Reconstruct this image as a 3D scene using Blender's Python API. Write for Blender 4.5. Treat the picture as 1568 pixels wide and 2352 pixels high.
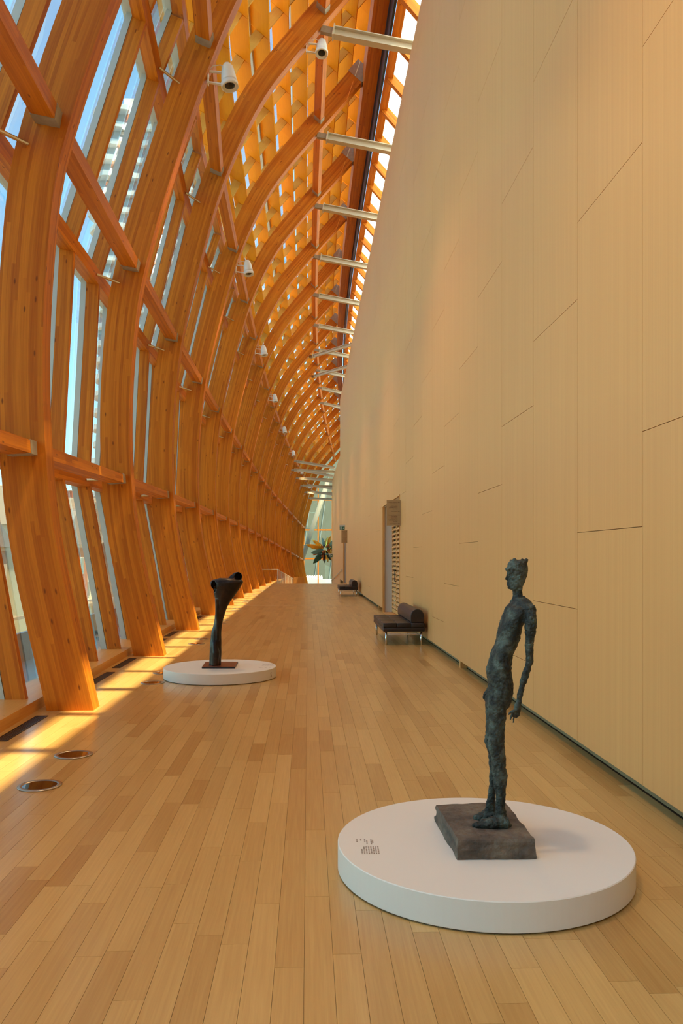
import bpy, math, random
import numpy as np
from mathutils import Vector, Matrix, noise

random.seed(7)
for o in list(bpy.data.objects):
    bpy.data.objects.remove(o, do_unlink=True)
scene = bpy.context.scene
COL = scene.collection

# ------------------------------------------------------------------ camera
EYE = 1.6
F_PX, CX, HORIZON, VPX = 1860.0, 784.0, 1280.0, 707.0
PSI = math.atan((CX - VPX) / F_PX)
FW = Vector((math.sin(PSI), math.cos(PSI), 0))
RT = Vector((math.cos(PSI), -math.sin(PSI), 0))
cam_data = bpy.data.cameras.new('camera')
cam = bpy.data.objects.new('camera', cam_data)
COL.objects.link(cam)
cam.location = (0, 0, EYE)
cam.rotation_euler = (math.pi / 2, 0, -PSI)
cam_data.sensor_fit = 'VERTICAL'
cam_data.sensor_height = 36.0
cam_data.sensor_width = 24.0
cam_data.lens = F_PX / 2352 * 36.0
cam_data.shift_y = (HORIZON - 1176) / 2352
cam_data.clip_end = 1000
scene.camera = cam

# ------------------------------------------------------------------ sky, sun, exposure
SUN_TRAVEL = Vector((-0.35, 0.10, -1.0)).normalized()
world = bpy.data.worlds.new('sky')
scene.world = world
world.use_nodes = True
nt = world.node_tree
nt.nodes.clear()
def N(tree, typ, **kw):
    n = tree.nodes.new(typ)
    for k, v in kw.items():
        setattr(n, k, v)
    return n
w_out = N(nt, 'ShaderNodeOutputWorld')
w_bg = N(nt, 'ShaderNodeBackground')
w_sky = N(nt, 'ShaderNodeTexSky', sky_type='NISHITA', sun_disc=False)
sd = -SUN_TRAVEL
w_sky.sun_elevation = math.asin(sd.z)
w_sky.sun_rotation = math.atan2(sd.x, sd.y)
w_sky.altitude = 100
w_sky.air_density = 1.0
w_sky.dust_density = 0.6
w_sky.ozone_density = 1.0
w_geo = N(nt, 'ShaderNodeTexCoord')
w_sep = N(nt, 'ShaderNodeSeparateXYZ')
nt.links.new(w_geo.outputs['Generated'], w_sep.inputs[0])
w_add = N(nt, 'ShaderNodeMath', operation='ADD'); w_add.inputs[1].default_value = 0.25
nt.links.new(w_sep.outputs['Z'], w_add.inputs[0])
w_max = N(nt, 'ShaderNodeMath', operation='MAXIMUM'); w_max.inputs[1].default_value = 0.08
nt.links.new(w_add.outputs[0], w_max.inputs[0])
w_cmb = N(nt, 'ShaderNodeCombineXYZ')
for ax in 'XY':
    d = N(nt, 'ShaderNodeMath', operation='DIVIDE')
    nt.links.new(w_sep.outputs[ax], d.inputs[0]); nt.links.new(w_max.outputs[0], d.inputs[1])
    nt.links.new(d.outputs[0], w_cmb.inputs[ax])
w_noise = N(nt, 'ShaderNodeTexNoise')
w_noise.inputs['Scale'].default_value = 2.1
w_noise.inputs['Detail'].default_value = 6
w_noise.inputs['Roughness'].default_value = 0.6
nt.links.new(w_cmb.outputs[0], w_noise.inputs['Vector'])
w_ramp = N(nt, 'ShaderNodeValToRGB')
w_ramp.color_ramp.elements[0].position = 0.54
w_ramp.color_ramp.elements[1].position = 0.80
nt.links.new(w_noise.outputs['Fac'], w_ramp.inputs[0])
w_mix = N(nt, 'ShaderNodeMix', data_type='RGBA')
nt.links.new(w_ramp.outputs['Color'], w_mix.inputs[0])
w_tint = N(nt, 'ShaderNodeMix', data_type='RGBA', blend_type='MULTIPLY'); w_tint.inputs[0].default_value = 1.0
w_tint.inputs[7].default_value = (0.80, 1.30, 1.24, 1)
nt.links.new(w_sky.outputs[0], w_tint.inputs[6])
nt.links.new(w_tint.outputs[2], w_mix.inputs[6])
w_mix.inputs[7].default_value = (3.2, 3.3, 3.4, 1)
nt.links.new(w_mix.outputs[2], w_bg.inputs['Color'])
w_bg.inputs['Strength'].default_value = 0.60
nt.links.new(w_bg.outputs[0], w_out.inputs[0])

sun_data = bpy.data.lights.new('sun', 'SUN')
sun_data.energy = 26.0
sun_data.angle = math.radians(0.6)
sun_data.color = (1.0, 0.88, 0.56)
sun = bpy.data.objects.new('sun', sun_data)
COL.objects.link(sun)
sun.rotation_euler = SUN_TRAVEL.to_track_quat('-Z', 'Y').to_euler()
sun.location = (6, 0, 30)
SPOT_W = 600.0
SPOT_COL = (1.0, 0.70, 0.40)

vs = scene.view_settings
vs.view_transform = 'Standard'
vs.look = 'None'
vs.exposure = 0.0
vs.gamma = 1.0
vs.use_curve_mapping = False
scene.cycles.max_bounces = 8
scene.cycles.diffuse_bounces = 4
scene.cycles.glossy_bounces = 3
scene.cycles.transparent_max_bounces = 12
scene.cycles.use_adaptive_sampling = True
scene.cycles.adaptive_threshold = 0.09
scene.cycles.use_denoising = True

# ------------------------------------------------------------------ helpers
def link(o, parent=None):
    COL.objects.link(o)
    if parent is not None:
        o.parent = parent
    return o

def tag(o, label=None, cat=None, group=None, kind=None):
    if label: o['label'] = label
    if cat: o['category'] = cat
    if group: o['group'] = group
    if kind: o['kind'] = kind
    return o

def empty(name, loc=(0, 0, 0), parent=None):
    o = bpy.data.objects.new(name, None)
    o.location = loc
    o.empty_display_size = 0.1
    return link(o, parent)

def mkmesh(name, verts, faces, mat=None, uvs=None, smooth=False, rnd=None):
    me = bpy.data.meshes.new(name)
    me.from_pydata([tuple(v) for v in verts], [], faces)
    if uvs is not None:
        l = me.uv_layers.new(name='UVMap')
        l.data.foreach_set('uv', np.array(uvs, dtype=np.float32).ravel())
    if rnd is not None:
        a = me.attributes.new('rnd', 'FLOAT', 'POINT')
        a.data.foreach_set('value', np.array(rnd, dtype=np.float32))
    if smooth:
        me.polygons.foreach_set('use_smooth', [True] * len(me.polygons))
    if mat is not None:
        me.materials.append(mat)
    me.update()
    return me

def obj(name, me, parent=None, loc=None, rz=0):
    o = bpy.data.objects.new(name, me)
    if loc is not None: o.location = loc
    if rz: o.rotation_euler = (0, 0, rz)
    return link(o, parent)

BOXF = [(0, 1, 3, 2), (4, 6, 7, 5), (0, 4, 5, 1), (2, 3, 7, 6), (0, 2, 6, 4), (1, 5, 7, 3)]

class MB:
    """collects boxes, tubes and prisms into one mesh, with metric UVs (v along the length)"""
    def __init__(s):
        s.v, s.f, s.uv, s.r = [], [], [], []
    def hexa(s, pts, loc, rnd=0.0):
        # pts: 8 points ordered by (a,b,l) bits a*4+b*2+l ; loc: same, local metric coords (a,b,l)
        n = len(s.v)
        s.v += [tuple(p) for p in pts]
        s.r += [rnd] * 8
        off = random.uniform(0, 7)
        for k, q in enumerate(BOXF):
            s.f.append(tuple(n + i for i in q))
            for i in q:
                a, b, l = loc[i]
                if k in (0, 1): s.uv.append((b + off, l + off))
                elif k in (2, 3): s.uv.append((a + off + 1, l + off))
                else: s.uv.append((a + off, b + off))
    def box(s, x0, x1, y0, y1, z0, z1, along='y', rnd=0.0):
        pts, loc = [], []
        ax = {'x': (1, 2, 0), 'y': (0, 2, 1), 'z': (0, 1, 2)}[along]
        for a in (0, 1):
            for b in (0, 1):
                for l in (0, 1):
                    c = [0, 0, 0]
                    lo, hi = (x0, y0, z0), (x1, y1, z1)
                    for bit, k in zip((a, b, l), ax):
                        c[k] = hi[k] if bit else lo[k]
                    pts.append(c); loc.append((c[ax[0]], c[ax[1]], c[ax[2]]))
        s.hexa(pts, loc, rnd)
        return s
    def beam(s, p0, p1, up, wside, wup, rnd=0.0, side0=-0.5, up0=-0.5):
        p0, p1 = Vector(p0), Vector(p1)
        d = (p1 - p0); L = d.length; d.normalize()
        up = Vector(up); up = (up - d * up.dot(d)).normalized()
        sd_ = d.cross(up).normalized()
        pts, loc = [], []
        for a in (0, 1):
            for b in (0, 1):
                for l in (0, 1):
                    q = (p1 if l else p0) + sd_ * (wside * (side0 + a)) + up * (wup * (up0 + b))
                    pts.append(q); loc.append((a * wside, b * wup, l * L))
        s.hexa(pts, loc, rnd)
        return s
    def tube(s, pts, r, n=8, cap=True):
        pts = [Vector(p) for p in pts]
        rs = r if isinstance(r, (list, tuple)) else [r] * len(pts)
        base = len(s.v); L = 0
        prev = None
        for i, p in enumerate(pts):
            t = (pts[min(i + 1, len(pts) - 1)] - pts[max(i - 1, 0)]).normalized()
            if prev is None:
                u = t.orthogonal().normalized()
            else:
                u = (prev - t * prev.dot(t)).normalized()
            prev = u
            w = t.cross(u)
            for k in range(n):
                a = 2 * math.pi * k / n
                s.v.append(tuple(p + (u * math.cos(a) + w * math.sin(a)) * rs[i])); s.r.append(0)
        for i in range(len(pts) - 1):
            for k in range(n):
                k2 = (k + 1) % n
                s.f.append((base + i * n + k, base + i * n + k2, base + (i + 1) * n + k2, base + (i + 1) * n + k))
                s.uv += [(k / n * .2, i * .3), ((k + 1) / n * .2, i * .3), ((k + 1) / n * .2, i * .3 + .3), (k / n * .2, i * .3 + .3)]
        if cap:
            s.f.append(tuple(base + k for k in reversed(range(n)))); s.uv += [(0, 0)] * n
            e = base + (len(pts) - 1) * n
            s.f.append(tuple(e + k for k in range(n))); s.uv += [(0, 0)] * n
        return s
    def lathe(s, prof, n=32, c=(0, 0, 0), axis=None):
        # prof list of (r,z); axis: Matrix (3x3) orientation
        base = len(s.v); c = Vector(c)
        M = axis or Matrix.Identity(3)
        for r, z in prof:
            for k in range(n):
                a = 2 * math.pi * k / n
                s.v.append(tuple(c + M @ Vector((r * math.cos(a), r * math.sin(a), z)))); s.r.append(0)
        for i in range(len(prof) - 1):
            for k in range(n):
                k2 = (k + 1) % n
                s.f.append((base + i * n + k, base + i * n + k2, base + (i + 1) * n + k2, base + (i + 1) * n + k))
                s.uv += [(k / n, i * .1), ((k + 1) / n, i * .1), ((k + 1) / n, i * .1 + .1), (k / n, i * .1 + .1)]
        if prof[0][0] > 1e-6:
            s.f.append(tuple(base + k for k in reversed(range(n)))); s.uv += [(0, 0)] * n
        e = base + (len(prof) - 1) * n
        if prof[-1][0] > 1e-6:
            s.f.append(tuple(e + k for k in range(n))); s.uv += [(0, 0)] * n
        return s
    def prism(s, poly, ext, M=None):
        # poly: list of 3D points (planar), ext: extrusion vector
        base = len(s.v); n = len(poly); e = Vector(ext)
        for p in poly: s.v.append(tuple(p)); s.r.append(0)
        for p in poly: s.v.append(tuple(Vector(p) + e)); s.r.append(0)
        s.f.append(tuple(base + i for i in reversed(range(n)))); s.uv += [(0, 0)] * n
        s.f.append(tuple(base + n + i for i in range(n))); s.uv += [(0, 0)] * n
        for i in range(n):
            j = (i + 1) % n
            s.f.append((base + i, base + j, base + n + j, base + n + i)); s.uv += [(0, 0), (.1, 0), (.1, .1), (0, .1)]
        return s
    def mesh(s, name, mat, smooth=False):
        return mkmesh(name, s.v, s.f, mat, s.uv, smooth, s.r)
    def build(s, name, mat, parent=None, loc=None, rz=0, smooth=False):
        return obj(name, s.mesh(name, mat, smooth), parent, loc, rz)

# ------------------------------------------------------------------ materials
MATS = {}
def new_mat(name):
    m = bpy.data.materials.new(name); m.use_nodes = True
    t = m.node_tree
    b = next(n for n in t.nodes if n.type == 'BSDF_PRINCIPLED')
    MATS[name] = m
    return m, t, b

def plain(name, col, rough=0.5, metal=0.0, bump=0.0, bscale=60, var=0.0, spec=0.5, emit=None, es=0):
    m, t, b = new_mat(name)
    b.inputs['Base Color'].default_value = (*col, 1)
    b.inputs['Roughness'].default_value = rough
    b.inputs['Metallic'].default_value = metal
    b.inputs['Specular IOR Level'].default_value = spec
    if emit:
        b.inputs['Emission Color'].default_value = (*emit, 1); b.inputs['Emission Strength'].default_value = es
    tc = N(t, 'ShaderNodeTexCoord')
    nz = N(t, 'ShaderNodeTexNoise'); nz.inputs['Scale'].default_value = bscale; nz.inputs['Detail'].default_value = 4
    t.links.new(tc.outputs['Object'], nz.inputs['Vector'])
    if var:
        mx = N(t, 'ShaderNodeMix', data_type='RGBA')
        mx.inputs[6].default_value = (*[c * (1 - var) for c in col], 1)
        mx.inputs[7].default_value = (*[min(1, c * (1 + var)) for c in col], 1)
        t.links.new(nz.outputs['Fac'], mx.inputs[0]); t.links.new(mx.outputs[2], b.inputs['Base Color'])
    if bump:
        bp = N(t, 'ShaderNodeBump'); bp.inputs['Strength'].default_value = bump; bp.inputs['Distance'].default_value = 0.02
        t.links.new(nz.outputs['Fac'], bp.inputs['Height']); t.links.new(bp.outputs[0], b.inputs['Normal'])
    return m

def wood(name, ca, cb, rough=0.5, lam=0.045, gu=70, gv=2.0, knots=0.0, use_attr=False, attr_amt=0.0, tone=0.5, spec=0.4, chunk=2.5, coat=0.0, bump=0.05):
    m, t, b = new_mat(name)
    L = t.links.new
    uv = N(t, 'ShaderNodeUVMap'); uv.uv_map = 'UVMap'
    oi = N(t, 'ShaderNodeObjectInfo')
    sp = N(t, 'ShaderNodeSeparateXYZ'); L(uv.outputs[0], sp.inputs[0])
    def math_(op, a, bb):
        n = N(t, 'ShaderNodeMath', operation=op)
        for k, x in enumerate((a, bb)):
            if x is None: continue
            if isinstance(x, (int, float)): n.inputs[k].default_value = x
            else: L(x, n.inputs[k])
        return n.outputs[0]
    if use_attr:
        at = N(t, 'ShaderNodeAttribute'); at.attribute_name = 'rnd'
        rnd = at.outputs['Fac']
    else:
        rnd = oi.outputs['Random']
    u = math_('ADD', sp.outputs['X'], math_('MULTIPLY', rnd, 13.7))
    v = math_('ADD', sp.outputs['Y'], math_('MULTIPLY', rnd, 29.3))
    cmb = N(t, 'ShaderNodeCombineXYZ')
    L(math_('MULTIPLY', u, gu), cmb.inputs[0]); L(math_('MULTIPLY', v, gv), cmb.inputs[1]); L(math_('MULTIPLY', rnd, 40), cmb.inputs[2])
    g = N(t, 'ShaderNodeTexNoise'); g.inputs['Scale'].default_value = 1; g.inputs['Detail'].default_value = 5; g.inputs['Distortion'].default_value = 0.6
    L(cmb.outputs[0], g.inputs['Vector'])
    # lamination tone
    lu = math_('FLOOR', math_('DIVIDE', u, lam), None)
    wn0 = N(t, 'ShaderNodeTexWhiteNoise', noise_dimensions='1D'); L(lu, wn0.inputs['W'])
    lv = math_('FLOOR', math_('ADD', math_('DIVIDE', v, chunk), wn0.outputs['Value']), None)
    wn = N(t, 'ShaderNodeTexWhiteNoise', noise_dimensions='2D')
    c2 = N(t, 'ShaderNodeCombineXYZ'); L(lu, c2.inputs[0]); L(lv, c2.inputs[1]); L(c2.outputs[0], wn.inputs['Vector'])
    fac = math_('ADD', math_('MULTIPLY', g.outputs['Fac'], 1 - tone), math_('MULTIPLY', wn.outputs['Value'], tone))
    if attr_amt:
        fac = math_('ADD', math_('MULTIPLY', fac, 1 - attr_amt), math_('MULTIPLY', rnd, attr_amt))
    mr = N(t, 'ShaderNodeMapRange'); mr.inputs['From Min'].default_value = 0.2; mr.inputs['From Max'].default_value = 0.8
    L(fac, mr.inputs['Value'])
    mx = N(t, 'ShaderNodeMix', data_type='RGBA')
    mx.inputs[6].default_value = (*ca, 1); mx.inputs[7].default_value = (*cb, 1)
    L(mr.outputs[0], mx.inputs[0])
    col = mx.outputs[2]
    if knots:
        cv = N(t, 'ShaderNodeCombineXYZ')
        L(math_('MULTIPLY', u, 9.0), cv.inputs[0]); L(math_('MULTIPLY', v, 3.0), cv.inputs[1])
        vo = N(t, 'ShaderNodeTexVoronoi', voronoi_dimensions='2D'); vo.inputs['Scale'].default_value = 1
        L(cv.outputs[0], vo.inputs['Vector'])
        kr = N(t, 'ShaderNodeMapRange'); kr.inputs['From Min'].default_value = 0.05; kr.inputs['From Max'].default_value = 0.12
        kr.inputs['To Min'].default_value = knots; kr.inputs['To Max'].default_value = 0
        L(vo.outputs['Distance'], kr.inputs['Value'])
        ks = N(t, 'ShaderNodeSeparateColor'); L(vo.outputs['Color'], ks.inputs[0])
        kmask = math_('GREATER_THAN', ks.outputs[0], 0.86)
        m2 = N(t, 'ShaderNodeMix', data_type='RGBA'); L(math_('MULTIPLY', kr.outputs[0], kmask), m2.inputs[0]); L(col, m2.inputs[6])
        m2.inputs[7].default_value = (ca[0] * .35, ca[1] * .3, ca[2] * .3, 1)
        col = m2.outputs[2]
    L(col, b.inputs['Base Color'])
    b.inputs['Roughness'].default_value = rough
    b.inputs['Specular IOR Level'].default_value = spec
    if coat:
        b.inputs['Coat Weight'].default_value = coat; b.inputs['Coat Roughness'].default_value = 0.18
    if bump:
        bp = N(t, 'ShaderNodeBump'); bp.inputs['Strength'].default_value = bump; bp.inputs['Distance'].default_value = 0.01
        L(g.outputs['Fac'], bp.inputs['Height']); L(bp.outputs[0], b.inputs['Normal'])
    return m

GLULAM = wood('glulam', (0.42, 0.094, 0.003), (0.71, 0.220, 0.011), 0.5, 0.042, 60, 1.6, 0.8, tone=0.38, spec=0.22)
BOARD = wood('veneer_board', (0.74, 0.255, 0.003), (0.86, 0.36, 0.010), 0.7, 0.6, 90, 2.5, 0, tone=0.25, spec=0.12)
MAPLE = wood('maple_panel', (0.625, 0.288, 0.092), (0.705, 0.342, 0.115), 0.45, 0.05, 45, 0.4, 0, tone=0.12, spec=0.3, chunk=40, bump=0.0, attr_amt=0.10)
FLOORM = wood('floor_maple', (0.40, 0.195, 0.046), (0.64, 0.385, 0.125), 0.30, 5.0, 80, 2.2, 0, use_attr=True, attr_amt=0.52, tone=0.0, spec=0.5, bump=0.03, coat=0.25)
SILLM = wood('sill_wood', (0.58, 0.22, 0.04), (0.72, 0.34, 0.08), 0.4, 0.3, 60, 2, 0.3, tone=0.2)
DOORW = wood('door_wood', (0.60, 0.26, 0.06), (0.72, 0.38, 0.12), 0.45, 0.2, 60, 2, 0, tone=0.2)
DARKGAP = plain('joint_dark', (0.10, 0.05, 0.02), 0.9)
GAPWALL = plain('wall_joint', (0.20, 0.10, 0.035), 0.9)
STEEL = plain('painted_steel', (0.60, 0.53, 0.40), 0.4, 0.0, var=0.06, bscale=3)
SHOE = plain('galvanised_shoe', (0.38, 0.32, 0.24), 0.5, 0.15, var=0.25, bscale=14)
ALU = plain('aluminium', (0.52, 0.50, 0.45), 0.4, 0.2)
CHROME = plain('chrome', (0.72, 0.70, 0.66), 0.12, 1.0)
WHITEP = plain('white_lamp_paint', (0.80, 0.77, 0.70), 0.4)
BLACK = plain('black_lens', (0.008, 0.008, 0.01), 0.15)
PLINTHM = plain('plinth_white', (0.74, 0.66, 0.55), 0.6, var=0.02, bscale=4)
WHITEWALL = plain('white_reveal', (0.62, 0.57, 0.50), 0.6)
LEATHER = plain('black_leather', (0.022, 0.012, 0.009), 0.38, bump=0.2, bscale=35, spec=0.4)
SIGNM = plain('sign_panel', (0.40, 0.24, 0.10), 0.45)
INK = plain('dark_ink', (0.06, 0.025, 0.012), 0.7)
LOUVSHADE = plain('louvre_shade', (0.22, 0.09, 0.02), 0.7)  # dark brown puts the shade between the slats into the colour
CAPINK = plain('caption_ink', (0.30, 0.22, 0.16), 0.7)
GREENM = plain('exit_green', (0.01, 0.11, 0.055), 0.4)
WHITEM = plain('white_mark', (0.85, 0.85, 0.80), 0.5)
VENTM = plain('vent_bronze', (0.05, 0.025, 0.012), 0.45, 0.4)
RINGM = plain('uplight_ring', (0.40, 0.33, 0.24), 0.3, 0.8)
CUPM = plain('uplight_cup', (0.16, 0.10, 0.05), 0.3, 0.5)
REDWOOD = plain('redwood_block', (0.16, 0.045, 0.02), 0.35, var=0.2, bscale=12)
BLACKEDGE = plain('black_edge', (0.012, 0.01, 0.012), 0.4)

def glass_mat(name, tint, refl=1.0):
    m, t, b = new_mat(name)
    t.nodes.remove(b)
    out = next(n for n in t.nodes if n.type == 'OUTPUT_MATERIAL')
    tr = N(t, 'ShaderNodeBsdfTransparent'); tr.inputs[0].default_value = (*tint, 1)
    gl = N(t, 'ShaderNodeBsdfGlossy'); gl.inputs['Roughness'].default_value = 0.02
    fr = N(t, 'ShaderNodeFresnel'); fr.inputs[0].default_value = 1.45
    mu = N(t, 'ShaderNodeMath', operation='MULTIPLY'); mu.inputs[1].default_value = refl
    mx = N(t, 'ShaderNodeMixShader')
    t.links.new(fr.outputs[0], mu.inputs[0]); t.links.new(mu.outputs[0], mx.inputs[0])
    t.links.new(tr.outputs[0], mx.inputs[1]); t.links.new(gl.outputs[0], mx.inputs[2]); t.links.new(mx.outputs[0], out.inputs[0])
    return m
GLASS = glass_mat('clear_glass', (0.93, 0.96, 0.95), 0.6)

def diffuse_glass(name):
    m, t, b = new_mat(name)
    t.nodes.remove(b)
    out = next(n for n in t.nodes if n.type == 'OUTPUT_MATERIAL')
    tr = N(t, 'ShaderNodeBsdfTransparent'); tr.inputs[0].default_value = (0.95, 0.96, 0.95, 1)
    tl = N(t, 'ShaderNodeBsdfTranslucent'); tl.inputs[0].default_value = (0.95, 0.95, 0.93, 1)
    mx = N(t, 'ShaderNodeMixShader'); mx.inputs[0].default_value = 0.28
    t.links.new(tr.outputs[0], mx.inputs[1]); t.links.new(tl.outputs[0], mx.inputs[2]); t.links.new(mx.outputs[0], out.inputs[0])
    return m
FRIT = diffuse_glass('fritted_glass')

def mottled(name, stops, scale, rough, bump, metal=0.0, dist=0.02, detail=8):
    m, t, b = new_mat(name)
    tc = N(t, 'ShaderNodeTexCoord')
    nz = N(t, 'ShaderNodeTexNoise'); nz.inputs['Scale'].default_value = scale; nz.inputs['Detail'].default_value = detail; nz.inputs['Roughness'].default_value = .68
    t.links.new(tc.outputs['Object'], nz.inputs['Vector'])
    cr = N(t, 'ShaderNodeValToRGB')
    while len(cr.color_ramp.elements) < len(stops): cr.color_ramp.elements.new(0.5)
    for e, (p, c) in zip(cr.color_ramp.elements, stops): e.position = p; e.color = (*c, 1)
    t.links.new(nz.outputs['Fac'], cr.inputs[0]); t.links.new(cr.outputs[0], b.inputs['Base Color'])
    n2 = N(t, 'ShaderNodeTexNoise'); n2.inputs['Scale'].default_value = scale * 5; n2.inputs['Detail'].default_value = 5
    t.links.new(tc.outputs['Object'], n2.inputs['Vector'])
    bp = N(t, 'ShaderNodeBump'); bp.inputs['Strength'].default_value = bump; bp.inputs['Distance'].default_value = dist
    t.links.new(n2.outputs['Fac'], bp.inputs['Height']); t.links.new(bp.outputs[0], b.inputs['Normal'])
    b.inputs['Roughness'].default_value = rough; b.inputs['Metallic'].default_value = metal
    return m
BRONZE = mottled('green_bronze', [(0.36, (0.004, 0.005, 0.003)), (0.46, (0.014, 0.015, 0.009)), (0.54, (0.046, 0.050, 0.034)), (0.62, (0.085, 0.105, 0.080)), (0.72, (0.055, 0.035, 0.020))], 13, 0.65, 1.0, 0.1, 0.012)
STONE = mottled('brown_stone', [(0.32, (0.05, 0.034, 0.022)), (0.5, (0.115, 0.08, 0.054)), (0.68, (0.185, 0.14, 0.09))], 6, 0.85, 0.8, 0, 0.02)
DARKBRONZE = mottled('dark_bronze', [(0.3, (0.010, 0.008, 0.008)), (0.52, (0.030, 0.018, 0.012)), (0.72, (0.085, 0.045, 0.022))], 4, 0.36, 0.25, 0.6, 0.01)

# ------------------------------------------------------------------ facade geometry model
RIB_Y1, BAY, RIB_T, RIB_D = 8.56, 4.66, 0.25, 0.47
NRIB = 18
_pz = np.array([-4.0, -1.7, 0, 1.11, 1.7, 2.4, 3.22, 3.95, 4.52, 5.4, 6, 6.6, 7.3, 8, 9, 10, 11, 12, 13, 13.7, 14.17, 15.1, 16.0])
_px = np.array([-1.62, -2.14, -2.5, -2.76, -2.9, -3.03, -3.1, -3.12, -3.11, -3.05, -2.98, -2.89, -2.74, -2.56, -2.30, -2.0, -1.58, -1.02, -0.20, 0.42, 0.84, 1.64, 2.4])
_fz = np.linspace(-4, 16, 2001)
_fx = np.interp(_fz, _pz, _px)
_k = np.exp(-0.5 * (np.arange(-80, 81) / 32.0) ** 2); _k /= _k.sum()
_fxs = np.convolve(np.pad(_fx, 80, mode='reflect', reflect_type='odd'), _k, mode='valid')
def P(z): return float(np.interp(z, _fz, _fxs))
def Pn(z):
    dx = (P(z + .05) - P(z - .05)) / .1
    n = Vector((-1.0, 0, dx)); n.normalize()
    return n                                     # outward normal in the XZ plane
def ribY(i): return RIB_Y1 + BAY * (i - 1)
def sq(d): return d * d if d < 8.7 else 8.7 ** 2 + 2 * 8.7 * (d - 8.7)
def dX(i, zp):
    d = i - 6.3
    if d < 0:
        top = 1 - 0.9 * min(1, max(0, (zp - 11) / 4))
        return (0.0125 * d * d + 0.22 * max(0.0, 3 - i) * min(1, max(0, (zp - 6) / 4))) * top
    return 0.0205 * sq(d)
def dZ(i): return -0.0135 * sq(i - 6.3)
def FP(i, zp, off=0.0, dy=0.0):
    n = Pn(zp)
    return Vector((P(zp) + dX(i, zp) + n.x * off, ribY(i) + dy, zp + dZ(i) + n.z * off))
def iofy(y): return (y - RIB_Y1) / BAY + 1

ORD = ['', 'first', 'second', 'third', 'fourth', 'fifth', 'sixth', 'seventh', 'eighth', 'ninth', 'tenth', 'eleventh', 'twelfth',
       'thirteenth', 'fourteenth', 'fifteenth', 'sixteenth', 'seventeenth', 'eighteenth']
def oword(i): return ORD[i] if i > 0 else 'out-of-frame'

WALL_X = 2.18
FLOOR_END = 49.6

# ================================================================== FLOOR
def proj_px(p):
    q = Vector(p) - Vector((0, 0, EYE))
    z = q.dot(FW)
    return CX + F_PX * q.dot(RT) / max(z, .01), HORIZON - F_PX * q.z / max(z, .01), z

floor_o = MB().box(-3.6, 2.34, -9, FLOOR_END, -0.4, -0.010).build('floor', DARKGAP)
tag(floor_o, 'long maple strip floor of the gallery corridor', 'floor', kind='structure')
PLW = 0.115
rng = random.Random(3)
planks = []
nrow = int(round((2.32 + 3.35) / PLW))
for r in range(nrow):
    x0 = -3.35 + r * PLW
    y = -1.0 - rng.random() * 1.2
    while y < FLOOR_END:
        l = rng.choice((0.6, 0.8, 0.95, 1.1, 1.25, 1.45)) * rng.uniform(.93, 1.07)
        y1 = min(y + l, FLOOR_END)
        tone = min(1, max(0, rng.gauss(0.58, 0.15))) if rng.random() > .1 else rng.uniform(0, .35)
        px, py, dz_ = proj_px((x0 + PLW / 2, (max(y, 2.2) + y1) / 2, 0))
        inview = dz_ > 2.2 and -120 < px < 1690 and py < 2480 and y1 > 2.4
        area = (l / dz_ ** 3) if inview else 0
        planks.append((area, x0, y, y1, tone))
        y = y1
planks.sort(key=lambda p: -p[0])
stuff = MB()
for n, (a, x0, y0, y1, tone) in enumerate(planks):
    g = 0.0007
    if n < 296:
        MB().box(x0 + g, x0 + PLW - g, y0 + g, y1 - g, -0.011, 0, 'y', tone).build('floor_plank', FLOORM, floor_o)
    else:
        stuff.box(x0 + g, x0 + PLW - g, y0 + g, y1 - g, -0.011, 0, 'y', tone)
tag(stuff.build('floor_planks_beyond', FLOORM, floor_o), 'narrow maple floor strips further along the corridor', kind='stuff')
tag(MB().box(-2.35, 2.2, 26.78, 26.82, -0.01, 0.0015).build('expansion_strip', ALU), 'thin metal expansion strip crossing the wooden floor', 'metal strip')

# level ledge beside the ramp, and the ramp that falls away beyond the floor's edge
ledge = MB()
ledge.box(-3.6, -1.9, FLOOR_END, 66, -2.5, 0.0, 'y', .5)
tag(ledge.build('floor_ledge', FLOORM), 'narrow level strip of wood floor beside the far ramp', 'floor', kind='structure')
RAMP = -1 / 17.0
def ramp_z(y): return (y - FLOOR_END) * RAMP
rp = MB()
ya, yb = FLOOR_END, 93.0
pts, loc = [], []
for a, x in ((0, -1.9), (1, 2.30)):
    for b, t in ((0, -.3), (1, 0)):
        for l, y in ((0, ya), (1, yb)):
            pts.append((x, y, ramp_z(y) + t)); loc.append((x, t, y))
rp.hexa(pts, loc, .5)
tag(rp.build('floor_ramp', FLOORM), 'wood ramp sloping down at the far end of the corridor', 'ramp', kind='structure')

# ================================================================== RIGHT WALL
SEAM0, PANW, PROW = 5.198, 1.28, 2.51
WTOP, WTOP2, WSTEP, WEND = 12.32, 8.55, 54.0, 73.8
DOOR1 = (19.15, 23.55, 3.07)
DOOR2 = (45.9, 49.9, 3.07)
OPEN = [DOOR1, DOOR2]
wall = MB()
BX0, BX1 = WALL_X + 0.02, WALL_X + 0.16
def wallbox(y0, y1, z0, z1): wall.box(BX0, BX1, y0, y1, z0, z1, 'z')
wallbox(-9, DOOR1[0], 0.12, WTOP - .01); wallbox(DOOR1[0], DOOR1[1], DOOR1[2], WTOP - .01)
wallbox(DOOR1[1], DOOR2[0], 0.12, WTOP - .01); wallbox(DOOR2[0], DOOR2[1], DOOR2[2], WTOP - .01)
wallbox(DOOR2[1], WSTEP, 0.12, WTOP - .01); wallbox(WSTEP, WEND, -1.6, WTOP2 - .01)
wall_o = tag(wall.build('wall_right', GAPWALL), 'tall wall clad in pale maple panels with staggered joints', 'wall', kind='structure')
kick = MB()
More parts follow.
